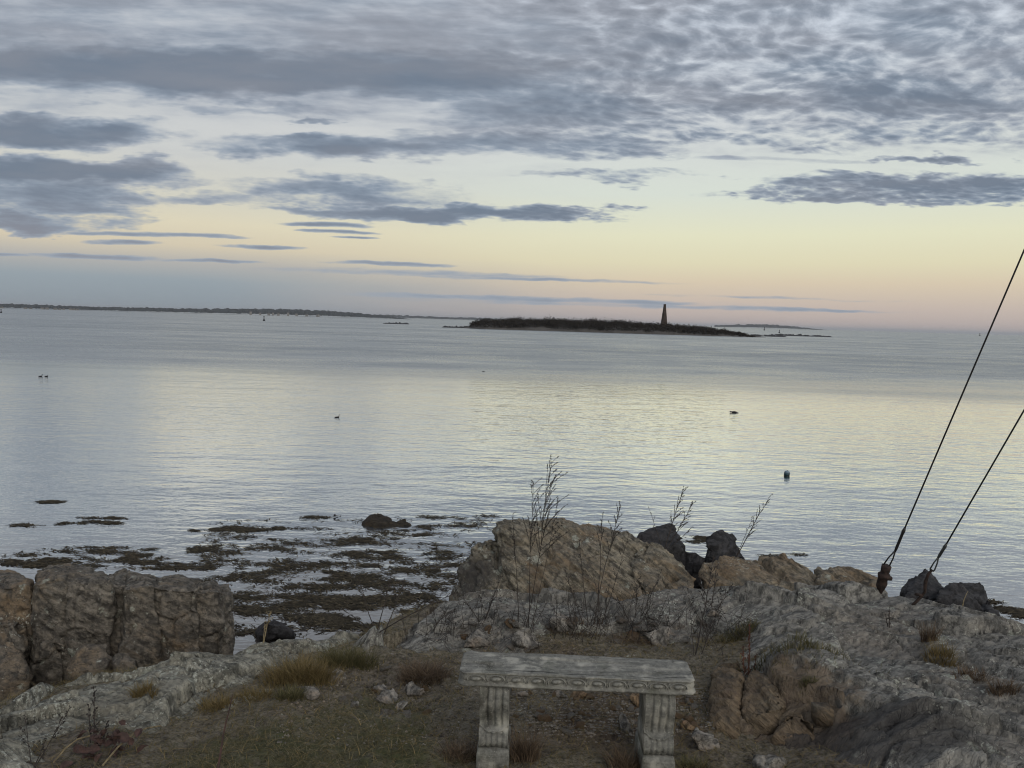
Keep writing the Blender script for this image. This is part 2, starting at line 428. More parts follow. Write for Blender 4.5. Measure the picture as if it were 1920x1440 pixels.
REL_R = relief(P2, 47, R(24)).astype(float)
SOIL = BASE - 0.02 + fbm(P2*2.2, 4, 0.5, 31)*0.035 + fbm(P2*19, 3, 0.55, 33)*0.010 + np.abs(fbm(P2*55, 2, 0.5, 35))*0.006
def rise(sd): return np.where(sd > 0, 0.17*(1-np.exp(-np.maximum(sd, 0)/0.22)), np.maximum(sd*1.2, -1.5))
ROCK_L = BASE + rise(SD_L) - 0.12 + REL*np.clip(0.4+sstep(SD_L, -0.1, 0.5), 0, 1)
ROCK_R = BASE + rise(SD_R) - 0.08 + REL_R*np.clip(0.4+sstep(SD_R, -0.1, 0.5), 0, 1)
_p = on(1850, 1150, 1.92)
ROCK_L -= 0.15*np.exp(-((fx-_p.x)/0.75)**2-((fy-_p.y)/0.6)**2)
SOIL = np.where(SD_L > 0.25, np.minimum(SOIL, ROCK_L-0.05), SOIL)
SOIL = np.where(SD_R > 0.25, np.minimum(SOIL, ROCK_R-0.05), SOIL)
TOP = np.maximum(SOIL, np.maximum(np.where(SD_L > -0.3, ROCK_L, -9), np.where(SD_R > -0.3, ROCK_R, -9))).reshape(SHP)
def gz(x, y):
    """height of the ground"""
    i = int(np.clip(np.searchsorted(ys, y)-1, 0, len(ys)-2)); j = int(np.clip(np.searchsorted(xs, x)-1, 0, len(xs)-2))
    a = (y-ys[i])/(ys[i+1]-ys[i]); b = (x-xs[j])/(xs[j+1]-xs[j])
    return float((TOP[i, j]*(1-b)+TOP[i, j+1]*b)*(1-a)+(TOP[i+1, j]*(1-b)+TOP[i+1, j+1]*b)*a)
def hit(u, v, y0=2.6, y1=8.0):
    """where the line through a photo pixel meets the ground"""
    d = ray(u, v); y = y0
    while y < y1:
        if CAMZ+d.z*y <= gz(d.x*y, y): break
        y += 0.02
    return Vector((d.x*y, y, gz(d.x*y, y)))

# ------------------------------------------------------------------ rock and earth materials
def attr(t, name):
    n = t.nodes.new('ShaderNodeAttribute'); n.attribute_name = name
    return S(t, n.outputs['Fac'])
def bands(t, p, tilt, ang, scale, loc=(0, 0, 0)):
    return mapping(t, mapping(t, p, rot=(R(8), tilt, ang)), scale, loc=loc)
def mat_rock(name, base=(96, 95, 92), light=(136, 135, 128), brown=(104, 88, 70), browns=0.25, lichen=0.5, stain_attr=False, ang=0.0, gloss=0.75, streak=(5, 26, 12), tilt=0.15):
    base, light, brown = (tuple(k*1.17 for k in c_) for c_ in (base, light, brown))
    m, t, b = material(name)
    p = objco(t)
    big = noise(t, p, 1.4, 4, 0.6)
    st = noise(t, bands(t, p, tilt, ang, streak), 1.0, 5, 0.62)
    md = noise(t, p, 7.0, 6, 0.65)
    fn = noise(t, p, 60.0, 4, 0.6)
    cr = noise(t, p, 26.0, 6, 0.72)
    c = mixc(t, (st*0.8+cr*0.6-0.22).ss(0.32, 0.68), lin(*[k*0.60 for k in base]), lin(*light))
    c = mixc(t, (md*0.8+big*0.5).ss(0.50, 0.86)*0.6, c, lin(*base))
    c = mixc(t, (big*0.8+st*0.5-0.1).ss(0.50, 0.76)*browns, c, mixc(t, cr.ss(0.35, 0.65), lin(*[k*0.7 for k in brown]), lin(*[min(255, k*1.15) for k in brown])))
    vein = (noise(t, bands(t, p, tilt, ang, streak, (3, 1, 2)), 0.8, 3, 0.5)-0.5).abs()
    c = mixc(t, vein.ss(0.012, 0.0)*0.6, c, lin(36, 34, 32))
    if stain_attr:
        a = attr(t, 'stain')
        rust = mixc(t, (st*0.8+fn*0.4-0.1).ss(0.3, 0.8), lin(74, 62, 50), lin(126, 108, 84))
        rust = mixc(t, md.ss(0.55, 0.75)*0.6, rust, lin(112, 92, 78))
        c = mixc(t, (a*1.2+((md-0.5)*1.6+(st-0.5)*1.2)*a.ss(0, 0.3)).ss(0.25, 0.85)*0.8, c, rust)
        a2 = attr(t, 'wet')
        c = mixc(t, (a2*1.2+(st-0.5)*0.8*a2.ss(0, 0.3)).ss(0.2, 0.8)*0.75, c, lin(52, 50, 50))
    if lichen > 0:
        lv = noise(t, p, 3.2, 4, 0.6, 0.4)
        lf = noise(t, p, 46.0, 4, 0.75)
        lk = ((lv-0.5)*1.5 + (lf-0.5)*2.3).ss(0.40-lichen*0.3, 0.56-lichen*0.3)
        ro = voro(t, mapping(t, p, (1, 1, 1), loc=(2.2, 0.7, 1.1)), 7.0, 'F1')
        lk = lk.max((0.30-ro + (lf-0.5)*0.5 + (lv-0.5)*0.9).ss(0.10, 0.22)*0.9)
        if stain_attr: lk = lk*(1.0-attr(t, 'stain').ss(0.2, 0.6))*(1.0-attr(t, 'wet').ss(0.2, 0.7)*0.7)
        c = mixc(t, lk*0.80, c, mixc(t, lf.ss(0.4, 0.65), lin(132, 135, 122), lin(180, 182, 170)))
    put(t, b.inputs['Base Color'], c)
    b.inputs['Roughness'].default_value = gloss
    b.inputs['Specular IOR Level'].default_value = 0.3
    vr = voro(t, bands(t, p, tilt, ang, streak), 1.6, 'DISTANCE_TO_EDGE')
    h = st*0.26 + md*0.3 + cr*0.45 + fn*0.2 + noise(t, p, 170.0, 2, 0.6)*0.07 + vr.ss(0.0, 0.06)*0.10
    bump(t, b, h, 0.9, 0.04)
    return m
M_LEDGE = mat_rock('lichen_gneiss', (94, 93, 89), (138, 136, 129), (98, 86, 72), 0.35, 0.50, True, R(-28))
M_RIDGE = mat_rock('pale_lichen_gneiss', (100, 99, 90), (144, 142, 130), (98, 86, 68), 0.35, 0.66, False, R(24))
M_OUTCROP = mat_rock('rusty_banded_gneiss', (92, 87, 77), (136, 129, 113), (110, 90, 66), 0.65, 0.16, True, R(10), streak=(4, 9, 30), tilt=R(-38))
M_BLOCK = mat_rock('brown_fractured_gneiss', (80, 76, 70), (118, 112, 102), (108, 90, 66), 0.65, 0.05, False, R(10), streak=(8, 8, 22), tilt=R(-30))
M_DARK = mat_rock('dark_basalt', (44, 44, 46), (66, 66, 68), (54, 48, 46), 0.3, 0.0, False, 0.3)
M_STONE = mat_rock('loose_stone', (100, 96, 90), (142, 138, 130), (118, 98, 80), 0.5, 0.12, False, 0.2, streak=(10, 30, 14))
M_RUSTSTONE = mat_rock('rusty_stone', (104, 86, 66), (128, 108, 84), (102, 78, 56), 0.7, 0.0, False, 0.2)

def mat_soil():
    m, t, b = material('earth_and_litter')
    p = objco(t)
    n1 = noise(t, p, 1.6, 4, 0.6); n2 = noise(t, p, 14.0, 6, 0.7); n3 = noise(t, p, 90.0, 4, 0.65)
    fib = noise(t, mapping(t, p, (30, 90, 30), (0, 0, R(50)), ), 1.0, 4, 0.7, 1.5)
    n4 = noise(t, p, 38.0, 5, 0.75)
    earth = mixc(t, (n2*0.5+n4*0.7).ss(0.42, 0.76), lin(52, 48, 43), lin(124, 116, 106))
    litter = mixc(t, (fib*0.8+n4*0.5).ss(0.45, 0.78), lin(56, 52, 45), lin(136, 129, 113))
    moss = mixc(t, (n2*0.6+n4*0.6).ss(0.42, 0.76), lin(40, 44, 30), lin(86, 88, 62))
    a = attr(t, 'grass')
    c = mixc(t, (n1*0.7+n2*0.6).ss(0.5, 0.8), earth, litter)
    c = mixc(t, (a+(n2-0.5)*0.8).ss(0.35, 0.75), c, mixc(t, (n1*0.6+n2*0.5).ss(0.4, 0.7), litter, moss))
    red = attr(t, 'stain')
    c = mixc(t, (red+(n2-0.5)*1.1*red.ss(0, 0.2)).ss(0.3, 0.9)*0.6, c, mixc(t, n4.ss(0.35, 0.7), lin(64, 54, 46), lin(116, 98, 80)))
    put(t, b.inputs['Base Color'], c); b.inputs['Roughness'].default_value = 0.95; b.inputs['Specular IOR Level'].default_value = 0.1
    bump(t, b, n2*0.6+n3*0.35+fib*0.3, 0.9, 0.03)
    return m

def grid_faces(mask=None):
    ny, nx = SHP
    i = (np.arange(ny-1)[:, None]*nx+np.arange(nx-1)[None]).ravel()
    f = np.stack([i, i+1, i+1+nx, i+nx], 1)
    if mask is not None: f = f[mask[f].any(1)]
    return f
def compact(v, f):
    used = np.unique(f); re = np.full(len(v), -1); re[used] = np.arange(len(used))
    return v[used], re[f], used
def set_attr(o, name, vals):
    a = o.data.attributes.new(name, 'FLOAT', 'POINT'); a.data.foreach_set('value', np.asarray(vals, np.float32))
def spot(u, v, z, r, k=1.0):
    p = on(u, v, z); d2 = ((fx-p.x)**2+((fy-p.y)*k)**2)
    return np.exp(-d2/(r*r))
grassy = np.clip(sdf_poly(fx, fy, ground_poly([(230, 1500), (330, 1380), (560, 1310), (700, 1270), (800, 1330), (870, 1400), (860, 1500)], 1.97))*4+0.4+fbm(P2*2.4, 3, 0.5, 77)*0.5, 0, 1)
redsoil = spot(1110, 1345, 2.0, 0.30)+spot(1290, 1345, 2.0, 0.22)+spot(1060, 1205, 1.95, 0.2)*0.7+spot(660, 1345, 1.97, 0.25)*0.4+spot(1200, 1310, 1.98, 0.3)*0.7
o = mesh_np('ground', np.stack([fx, fy, SOIL], 1), grid_faces(), mat_soil(), smooth=True)
set_attr(o, 'grass', grassy); set_attr(o, 'stain', np.clip(redsoil, 0, 1))
tag(o, 'bare trodden earth with dead grass and litter', 'ground', kind='structure')
GROUND = o

keep = (ROCK_L > SOIL-0.04) & (SD_L > -0.28)
v, f, used = compact(np.stack([fx, fy, ROCK_L], 1), grid_faces(keep))
o = mesh_np('rock_ledge', v, f, M_LEDGE, smooth=True)
stain = np.clip(spot(1370, 1330, 2.05, 0.26)+spot(1440, 1350, 2.05, 0.25)+0.6*spot(1520, 1370, 2.05, 0.28)+0.9*spot(1340, 1280, 2.05, 0.15)+0.35*spot(1150, 1118, 1.9, 0.5), 0, 1)
wet = np.clip(spot(1620, 1395, 2.1, 0.33, 2.2)+0.8*spot(1500, 1405, 2.1, 0.3, 2)+0.5*spot(1450, 1265, 2.05, 0.12)+0.4*spot(1750, 1420, 2.1, 0.4, 2.5), 0, 1)
set_attr(o, 'stain', stain[used]); set_attr(o, 'wet', wet[used])
tag(o, 'broad grey lichen-spotted bedrock ledge with a rusty broken edge right of the bench', 'bedrock')
keep = (ROCK_R > SOIL-0.04) & (SD_R > -0.28)
v, f, used = compact(np.stack([fx, fy, ROCK_R], 1), grid_faces(keep))
o = mesh_np('rock_ridge', v, f, M_RIDGE, smooth=True)
tag(o, 'pale lichen-crusted bedrock ridge sloping seaward at lower left', 'bedrock')

# ------------------------------------------------------------------ standing rocks: hull > remesh > fracture
def remeshed(points_list, voxel):
    bm = bmesh.new()
    for pts in points_list:
        vs = [bm.verts.new(p) for p in pts]
        r = bmesh.ops.convex_hull(bm, input=vs, use_existing_faces=False)
        bmesh.ops.delete(bm, geom=list({g for g in r['geom_interior']+r['geom_unused'] if isinstance(g, bmesh.types.BMVert)}), context='VERTS')
    me = bpy.data.meshes.new('tmp'); bm.to_mesh(me); bm.free()
    ob = link(bpy.data.objects.new('tmp', me))
    md = ob.modifiers.new('r', 'REMESH'); md.mode = 'VOXEL'; md.voxel_size = voxel; md.adaptivity = 0.0
    dg = bpy.context.evaluated_depsgraph_get()
    ev = ob.evaluated_get(dg).to_mesh()
    n = len(ev.vertices); co = np.empty(n*3, np.float32); ev.vertices.foreach_get('co', co); co = co.reshape(-1, 3)
    no = np.empty(n*3, np.float32); ev.vertices.foreach_get('normal', no); no = no.reshape(-1, 3)
    q = np.empty(len(ev.loops), np.int32); ev.loops.foreach_get('vertex_index', q)
    faces = q.reshape(-1, 4).copy()
    ob.evaluated_get(dg).to_mesh_clear()
    bpy.data.objects.remove(ob); bpy.data.meshes.remove(me)
    # soften the normals used for pushing
    for _ in range(6):
        acc = no.copy()
        for a, b_ in ((0, 1), (1, 2), (2, 3), (3, 0)):
            np.add.at(acc, faces[:, a], no[faces[:, b_]])
        no = acc/np.maximum(np.linalg.norm(acc, axis=1, keepdims=True), 1e-6)
    return co.astype(float), no.astype(float), faces
def facets(co, no, q, seed, tilt, step, keep=0.9, lim=0.09):
    """flatten the surface into planar joint faces, one per cell"""
    F1, F2, rn, of = worley(q, seed)
    _, inv = np.unique(np.round(rn*50000).astype(np.int64)@np.array([1, 200003, 40000003]), return_inverse=True)
    n = inv.max()+1; cnt = np.maximum(np.bincount(inv, minlength=n), 1)[:, None]
    mp = np.stack([np.bincount(inv, co[:, i], n) for i in range(3)], 1)/cnt
    mn = np.stack([np.bincount(inv, no[:, i], n) for i in range(3)], 1)/cnt
    mn = mn/np.maximum(np.linalg.norm(mn, axis=1, keepdims=True), 1e-3)
    mr = np.stack([np.bincount(inv, rn[:, i], n) for i in range(3)], 1)/cnt
    mn = mn+mr*tilt; mn = mn/np.maximum(np.linalg.norm(mn, axis=1, keepdims=True), 1e-3)
    P, N = mp[inv], mn[inv]
    d = ((P-co)*N).sum(1)/np.clip((no*N).sum(1), 0.45, 1)
    d = np.clip(d, -lim, lim*0.22)*keep+step*mr[inv][:, 2]
    return d, F2-F1, rn
def shatter(co, no, seed, cell=0.30, amp=1.0, ang=0.5, stretch=(1, 2.0, 1.3), rough=1.0, dip=0.4, crisp=1.0, cut=1.0, crack=1.0):
    c, s = math.cos(ang), math.sin(ang); cd, sd = math.cos(dip), math.sin(dip)
    q = np.stack([co[:, 0]*c+co[:, 1]*s, -co[:, 0]*s+co[:, 1]*c, co[:, 2]], 1)
    q = np.stack([q[:, 0]*cd+q[:, 2]*sd, q[:, 1], -q[:, 0]*sd+q[:, 2]*cd], 1)
    q = q+np.stack([fbm(q*2.1, 3, 0.5, seed), fbm(q*2.1+5, 3, 0.5, seed+3), fbm(q*2.1+9, 3, 0.5, seed+6)], 1)*0.06
    st = np.array(stretch)
    co = co+no*(fbm(q*1.6, 3, 0.5, seed+1)*0.05*amp*crisp)[:, None]
    for k, (cs, tilt, step, cr, cw) in enumerate(((cell, 0.30, 0.022, 0.030, 0.05), (cell*0.42, 0.20, 0.008, 0.012, 0.05))):
        d, e, rn = facets(co, no, q*st/cs, seed+k*31, tilt*crisp, step*amp, 0.92*crisp, (0.10*amp if k == 0 else 0.04*amp)*cut)
        d -= amp*cr*crack*np.exp(-(e/cw)**2)*sstep(rn[:, 0]+0.5*rn[:, 1], -0.2, 0.6)
        co = co+no*d[:, None]
    F1, F2, rn, of = worley(q*st/(cell*0.15), seed+99)
    d = 0.14*amp*((of*cell*0.15/st)*rn).sum(1)
    d += fbm(q*np.array([10, 16, 26]), 4, 0.55, seed+9, True)*0.007*rough
    d += fbm(q*np.array([30, 45, 70]), 2, 0.5, seed+11)*0.004*rough
    return co+no*d[:, None]
def rock_piece(name, hulls, mat, seed, parent=None, voxel=0.016, **kw):
    co, no, f = remeshed(hulls, voxel)
    co2 = shatter(co, no, seed, **kw)
    if parent is not None: co2 = co2-np.array(parent.location)
    return mesh_np(name, co2, f, mat, parent, smooth=True), co2
def A(*pts): return [at(*p) for p in pts]
def down(pts, z): return [Vector((p.x, p.y, z)) for p in pts]

# the rusty outcrop behind the bench
def outcrop_stain(o, parent, seed):
    n = len(o.data.vertices); co = np.empty(n*3, np.float32); o.data.vertices.foreach_get('co', co); co = co.reshape(-1, 3)+np.array(parent.location, np.float32)
    s = np.zeros(n)
    for (u, v, y, r, k) in ((1050, 1065, 5.8, 0.22, 0.55), (960, 1030, 5.9, 0.14, 0.4), (1290, 1085, 5.8, 0.18, 0.5), (1380, 1070, 5.8, 0.2, 0.4), (1000, 1095, 5.6, 0.15, 0.35), (1110, 1100, 5.55, 0.16, 0.4)):
        p = np.array(at(u, v, y)); s += k*np.exp(-((co-p)**2).sum(1)/(r*r))
    set_attr(o, 'stain', np.clip(s, 0, 1))
    w = np.zeros(n)
    for (u, v, y, r, k) in ((880, 1075, 5.8, 0.25, 0.8), (1320, 1090, 5.9, 0.12, 0.6)):
        p = np.array(at(u, v, y)); w += k*np.exp(-((co-p)**2).sum(1)/(r*r))
    set_attr(o, 'wet', np.clip(w, 0, 1))
oc = empty('rock_outcrop', at(1060, 1115, 5.8)); oc.location.z = 1.7
tag(oc, 'tall rust-brown banded rock outcrop rising behind the bench', 'rock')
pieces = [
    [A((933, 996, 6.0), (938, 982, 6.1), (945, 1052, 5.72), (940, 1118, 5.52), (1000, 976, 6.25), (1060, 979, 6.3), (1130, 988, 6.35), (1210, 1010, 6.3), (1175, 1060, 5.85), (1215, 1118, 5.5), (1060, 1125, 5.45)) + down(A((935, 1118, 5.52), (1215, 1118, 5.5)), 1.0) + down(A((940, 1000, 6.9), (1230, 1010, 6.9)), 0.2) + A((960, 992, 6.7), (1060, 981, 6.75), (1200, 1012, 6.7))],
    [A((856, 1072, 5.95), (866, 1034, 6.1), (896, 1006, 6.2), (942, 998, 6.1), (848, 1116, 5.72), (900, 1122, 5.58), (955, 1120, 5.55), (945, 1060, 5.75)) + down(A((852, 1116, 5.72), (940, 1118, 5.55), (870, 1040, 6.7), (950, 1010, 6.8)), 0.0)],
    [A((1205, 1010, 6.3), (1240, 1020, 6.2), (1285, 1052, 6.0), (1310, 1085, 5.8), (1318, 1112, 5.55), (1210, 1118, 5.5), (1180, 1060, 5.9)) + down(A((1318, 1112, 5.6), (1300, 1060, 6.6), (1200, 1020, 6.8)), 0.3)],
    [A((1322, 1060, 5.9), (1345, 1046, 6.1), (1420, 1044, 6.15), (1490, 1054, 6.1), (1535, 1078, 5.9), (1318, 1112, 5.6), (1420, 1112, 5.55), (1540, 1108, 5.6)) + down(A((1320, 1112, 5.6), (1540, 1106, 5.6), (1330, 1060, 6.7), (1520, 1065, 6.7)), 0.3)],
    [A((1530, 1076, 6.0), (1560, 1066, 6.1), (1600, 1070, 6.05), (1645, 1088, 5.9), (1660, 1108, 5.65), (1520, 1110, 5.6)) + down(A((1530, 1108, 5.6), (1665, 1104, 5.6), (1540, 1080, 6.6), (1650, 1090, 6.6)), 0.3)],
]
for k, hl in enumerate(pieces):
    ob, _ = rock_piece('block', hl, M_OUTCROP, 101+k*7, oc, 0.0125, cell=0.46, amp=1.15, ang=R(12), stretch=(0.8, 1.1, 2.0), dip=-0.66, rough=1.0, crisp=0.9, cut=0.75, crack=1.7)
    outcrop_stain(ob, oc, k)

# the broken rusty corner of the ledge beside the bench
rc = empty('rock_corner', hit(1390, 1380)); tag(rc, 'broken ochre-brown rock corner with open cracks right of the bench', 'rock')
def hup(u, v, dz): p = hit(u, v); return Vector((p.x, p.y, p.z+dz))
for k, hl in enumerate((
    [hup(1330, 1290, 0.06), hup(1345, 1262, 0.05), hup(1385, 1262, 0.06), hup(1392, 1300, 0.08), hup(1385, 1372, 0.03), hup(1335, 1378, 0.02), hup(1330, 1385, -0.15), hup(1392, 1380, -0.15), hup(1360, 1270, -0.2)],
    [hup(1392, 1290, 0.06), hup(1420, 1272, 0.05), hup(1462, 1300, 0.06), hup(1470, 1345, 0.05), hup(1440, 1378, 0.02), hup(1392, 1372, 0.03), hup(1395, 1382, -0.15), hup(1470, 1360, -0.15), hup(1430, 1280, -0.2)],
    [hup(1440, 1380, 0.03), hup(1470, 1350, 0.05), hup(1540, 1362, 0.04), hup(1530, 1392, 0.02), hup(1450, 1400, 0.02), hup(1440, 1395, -0.15), hup(1540, 1380, -0.15)])):
    ob, _ = rock_piece('block', [hl], M_OUTCROP, 150+k*7, rc, 0.010, cell=0.16, amp=0.5, ang=R(-20), stretch=(1.2, 1.2, 1.2), dip=0.5)
    n_ = len(ob.data.vertices); set_attr(ob, 'stain', np.full(n_, 0.72)); set_attr(ob, 'wet', np.zeros(n_))

# the blocky outcrop at the left
lo = empty('rock_outcrop', at(220, 1240, 5.8)); lo.location.z = 0.8
tag(lo, 'blocky brown-grey fractured rock outcrop standing in the water at the left edge', 'rock')
def slab(front, back, low):
    return A(*front)+A(*back)+down(A(*front), low)+down(A(*back), low-0.3)
lpieces = [   # front corners, top back corners, foot
    ([(-70, 1100, 5.70), (58, 1094, 5.62), (66, 1150, 5.60), (60, 1222, 5.56)], [(-70, 1072, 6.4), (20, 1068, 6.4), (64, 1078, 6.2)], 0.7),
    ([(66, 1098, 5.50), (96, 1084, 5.58), (150, 1086, 5.60), (206, 1098, 5.52), (72, 1186, 5.46), (150, 1150, 5.44), (205, 1150, 5.5)], [(72, 1072, 6.2), (118, 1064, 6.4), (208, 1070, 6.4)], 1.12),
    ([(140, 1150, 5.50), (205, 1140, 5.52), (212, 1194, 5.56), (168, 1192, 5.58)], [(140, 1130, 5.9), (214, 1130, 5.9)], 1.2),
    ([(198, 1100, 5.60), (238, 1098, 5.62), (198, 1200, 5.58), (238, 1210, 5.60)], [(198, 1072, 6.4), (240, 1070, 6.4)], 0.7),
    ([(230, 1104, 5.52), (296, 1100, 5.56), (232, 1146, 5.50), (280, 1142, 5.52), (296, 1130, 5.56)], [(232, 1076, 6.3), (300, 1078, 6.3)], 1.2),
    ([(226, 1142, 5.58), (282, 1138, 5.60), (226, 1222, 5.54), (282, 1232, 5.54)], [(226, 1130, 6.1), (284, 1130, 6.1)], 0.6),
    ([(284, 1106, 5.58), (330, 1104, 5.60), (374, 1108, 5.58), (286, 1164, 5.54), (372, 1170, 5.52)], [(290, 1088, 6.3), (340, 1083, 6.4), (378, 1088, 6.3)], 1.0),
    ([(278, 1160, 5.58), (374, 1164, 5.58), (280, 1242, 5.50), (374, 1240, 5.50)], [(278, 1150, 6.1), (376, 1150, 6.1)], 0.6),
    ([(368, 1110, 5.62), (412, 1112, 5.66), (368, 1240, 5.56), (412, 1236, 5.62)], [(368, 1088, 6.3), (414, 1094, 6.3)], 0.6),
    ([(408, 1114, 5.68), (434, 1118, 5.90), (440, 1196, 5.92), (410, 1234, 5.66)], [(408, 1094, 6.3), (436, 1098, 6.3)], 0.5),
    ([(-70, 1172, 5.50), (30, 1170, 5.44), (44, 1192, 5.42), (44, 1232, 5.40), (-70, 1228, 5.45)], [(-70, 1150, 5.9), (46, 1150, 5.9)], 0.7),
    ([(62, 1190, 5.44), (118, 1186, 5.46), (122, 1246, 5.38), (60, 1242, 5.40)], [(62, 1176, 5.9), (122, 1176, 5.9)], 0.7),
    ([(110, 1200, 5.95), (240, 1180, 5.95), (240, 1250, 5.80), (110, 1250, 5.80)], [(110, 1150, 6.4), (250, 1150, 6.4)], 0.4),
]
for k, (fr, bk, low) in enumerate(lpieces):
    rj = random.Random(k+3); bk = [(u+rj.uniform(-8, 8), v+rj.uniform(-6, 9), y+rj.uniform(-0.1, 0.1)) for u, v, y in bk]; fr = [(u+rj.uniform(-4, 4), v+rj.uniform(-6, 6), y+rj.uniform(-0.05, 0.05)) for u, v, y in fr]
    rock_piece('block', [slab(fr, bk, low)], M_BLOCK, 201+k*9, lo, 0.0125, cell=0.34, amp=0.8, ang=R(-35), stretch=(1.3, 1.3, 1.0), dip=-0.4, crisp=0.8, rough=1.0, cut=0.30, crack=2.0)
# rounded rocks at its foot
for k, (hl, lab) in enumerate([
    ([A((-40, 1215, 5.2), (20, 1205, 5.2), (48, 1232, 5.1), (50, 1270, 5.0), (0, 1290, 4.9), (-40, 1290, 4.9)) + down(A((-40, 1215, 5.6), (50, 1225, 5.5), (0, 1290, 4.9)), 0.9)], 'grey-brown boulder at the left edge between the outcrop and the pale ridge'),
    ([A((128, 1240, 5.15), (160, 1210, 5.25), (205, 1200, 5.3), (215, 1235, 5.1), (190, 1252, 5.0), (130, 1258, 4.95)) + down(A((130, 1250, 5.0), (215, 1245, 5.0), (170, 1215, 5.6)), 0.9)], 'small rounded grey rock in the hollow below the left outcrop'),
    ([A((215, 1225, 5.2), (245, 1222, 5.2), (255, 1240, 5.05), (215, 1248, 5.0)) + down(A((215, 1240, 5.0), (255, 1240, 5.0), (235, 1228, 5.4)), 0.9)], 'knobbly small rock right of the rounded rock below the left outcrop')]):
    ob, _ = rock_piece('boulder', hl, M_BLOCK, 301+k*5, None, 0.014, cell=0.22, amp=0.6)
    tag(ob, lab, 'rock')
# dark boulders
for k, (hl, lab) in enumerate([
    ([A((1198, 994, 6.6), (1232, 982, 6.7), (1260, 980, 6.75), (1268, 1000, 6.6), (1286, 1036, 6.45), (1210, 1040, 6.4)) + down(A((1200, 1000, 6.6), (1288, 1040, 6.5), (1258, 990, 7.1)), 0.2)], 'black angular boulder standing behind the right shoulder of the rusty outcrop'),
    ([A((1339, 986, 6.6), (1364, 988, 6.65), (1378, 1004, 6.6), (1400, 1030, 6.5), (1318, 1042, 6.4), (1338, 1010, 6.5), (1400, 1048, 6.4)) + down(A((1318, 1040, 6.4), (1402, 1040, 6.5), (1350, 1000, 7.1)), 0.2)], 'black fin-shaped boulder with an upright left edge behind the low rusty rock'),
    ([A((1278, 1030, 6.55), (1312, 1032, 6.55), (1330, 1040, 6.5), (1300, 1060, 6.4)) + down(A((1278, 1040, 6.5), (1330, 1045, 6.5), (1300, 1035, 7.0)), 0.3)], 'low black rock wedged between the two standing black boulders'),
    ([A((1692, 1098, 6.1), (1712, 1070, 6.2), (1734, 1056, 6.25), (1748, 1068, 6.2), (1782, 1102, 6.1), (1790, 1130, 5.9), (1700, 1122, 5.9)) + down(A((1692, 1100, 6.0), (1795, 1125, 6.0), (1740, 1075, 6.9)), 0.3)], 'black pointed boulder beside the anchor of the right-hand guy wire'),
    ([A((1766, 1098, 5.95), (1778, 1082, 6.0), (1800, 1094, 5.95), (1850, 1140, 5.8), (1800, 1142, 5.7), (1745, 1118, 5.75)) + down(A((1750, 1110, 5.8), (1850, 1135, 5.8), (1790, 1090, 6.6)), 0.3)], 'black sloping boulder in front of the pointed one at the right'),
    ([A((1786, 1098, 6.2), (1812, 1086, 6.25), (1838, 1088, 6.25), (1846, 1108, 6.15), (1852, 1130, 6.0), (1800, 1120, 6.0)) + down(A((1790, 1110, 6.1), (1852, 1125, 6.1), (1830, 1090, 6.8)), 0.2)], 'black round-topped boulder behind the sloping one at the right'),
    ([A((1836, 1116, 5.95), (1858, 1112, 5.95), (1876, 1150, 5.8), (1880, 1172, 5.7), (1848, 1166, 5.7)) + down(A((1836, 1130, 5.9), (1882, 1165, 5.8), (1860, 1115, 6.5)), 0.2)], 'rightmost black boulder sloping down to the seaweed at the right'),
    ([on(u, v, z) for u, v, z in ((678, 978, 0.02), (690, 964, 0.22), (712, 962, 0.26), (738, 968, 0.2), (740, 982, 0.0), (700, 986, 0.0))] + [] , '')][:7]):
    ob, _ = rock_piece('boulder', hl, M_DARK, 401+k*5, None, 0.014, cell=0.34, amp=0.75, rough=0.8)
    tag(ob, lab, 'rock', 'black boulders along the shore')
# ------------------------------------------------------------------ bench
def mat_concrete():
    m, t, b = material('weathered_cast_stone')
    p = objco(t)
    n1 = noise(t, p, 5.0, 5, 0.65); n2 = noise(t, p, 45.0, 5, 0.7); st = noise(t, mapping(t, p, (4, 38, 30)), 1.0, 5, 0.65)
    c = mixc(t, (n2*0.6+st*0.6-0.1).ss(0.3, 0.75), lin(88, 88, 84), lin(142, 141, 134))
    c = mixc(t, n1.ss(0.5, 0.75)*0.6, c, lin(96, 98, 84))
    c = mixc(t, (noise(t, p, 16.0, 5, 0.7)*0.8+n2*0.3).ss(0.60, 0.74)*0.75, c, lin(52, 50, 46))
    blot = noise(t, mapping(t, p, (1, 1, 0.8), loc=(4, 2, 1)), 9.0, 4, 0.6)
    c = mixc(t, blot.ss(0.50, 0.68)*0.8, c, lin(166, 164, 154))
    c = mixc(t, noise(t, mapping(t, p, (1, 1, 0.7), loc=(1, 6, 3)), 7.0, 4, 0.6).ss(0.54, 0.70)*0.8, c, lin(58, 56, 50))
    pit = noise(t, p, 120.0, 3, 0.6)
    c = mixc(t, pit.ss(0.60, 0.72)*0.5, c, lin(176, 174, 164))
    put(t, b.inputs['Base Color'], c); b.inputs['Roughness'].default_value = 0.9; b.inputs['Specular IOR Level'].default_value = 0.2
    bump(t, b, n2*0.5+st*0.7+pit*0.25, 0.8, 0.008)
    return m
M_CONC = mat_concrete()
def loft(rings, close=True, cap0=True, cap1=True):
    """rings: list of (n,3); returns verts, quad faces plus fan caps as degenerate-free quads"""
    n = len(rings[0]); V = np.concatenate(rings); F = []
    for k in range(len(rings)-1):
        for i in range(n if close else n-1):
            j = (i+1) % n
            F.append((k*n+i, k*n+j, (k+1)*n+j, (k+1)*n+i))
    return V, F
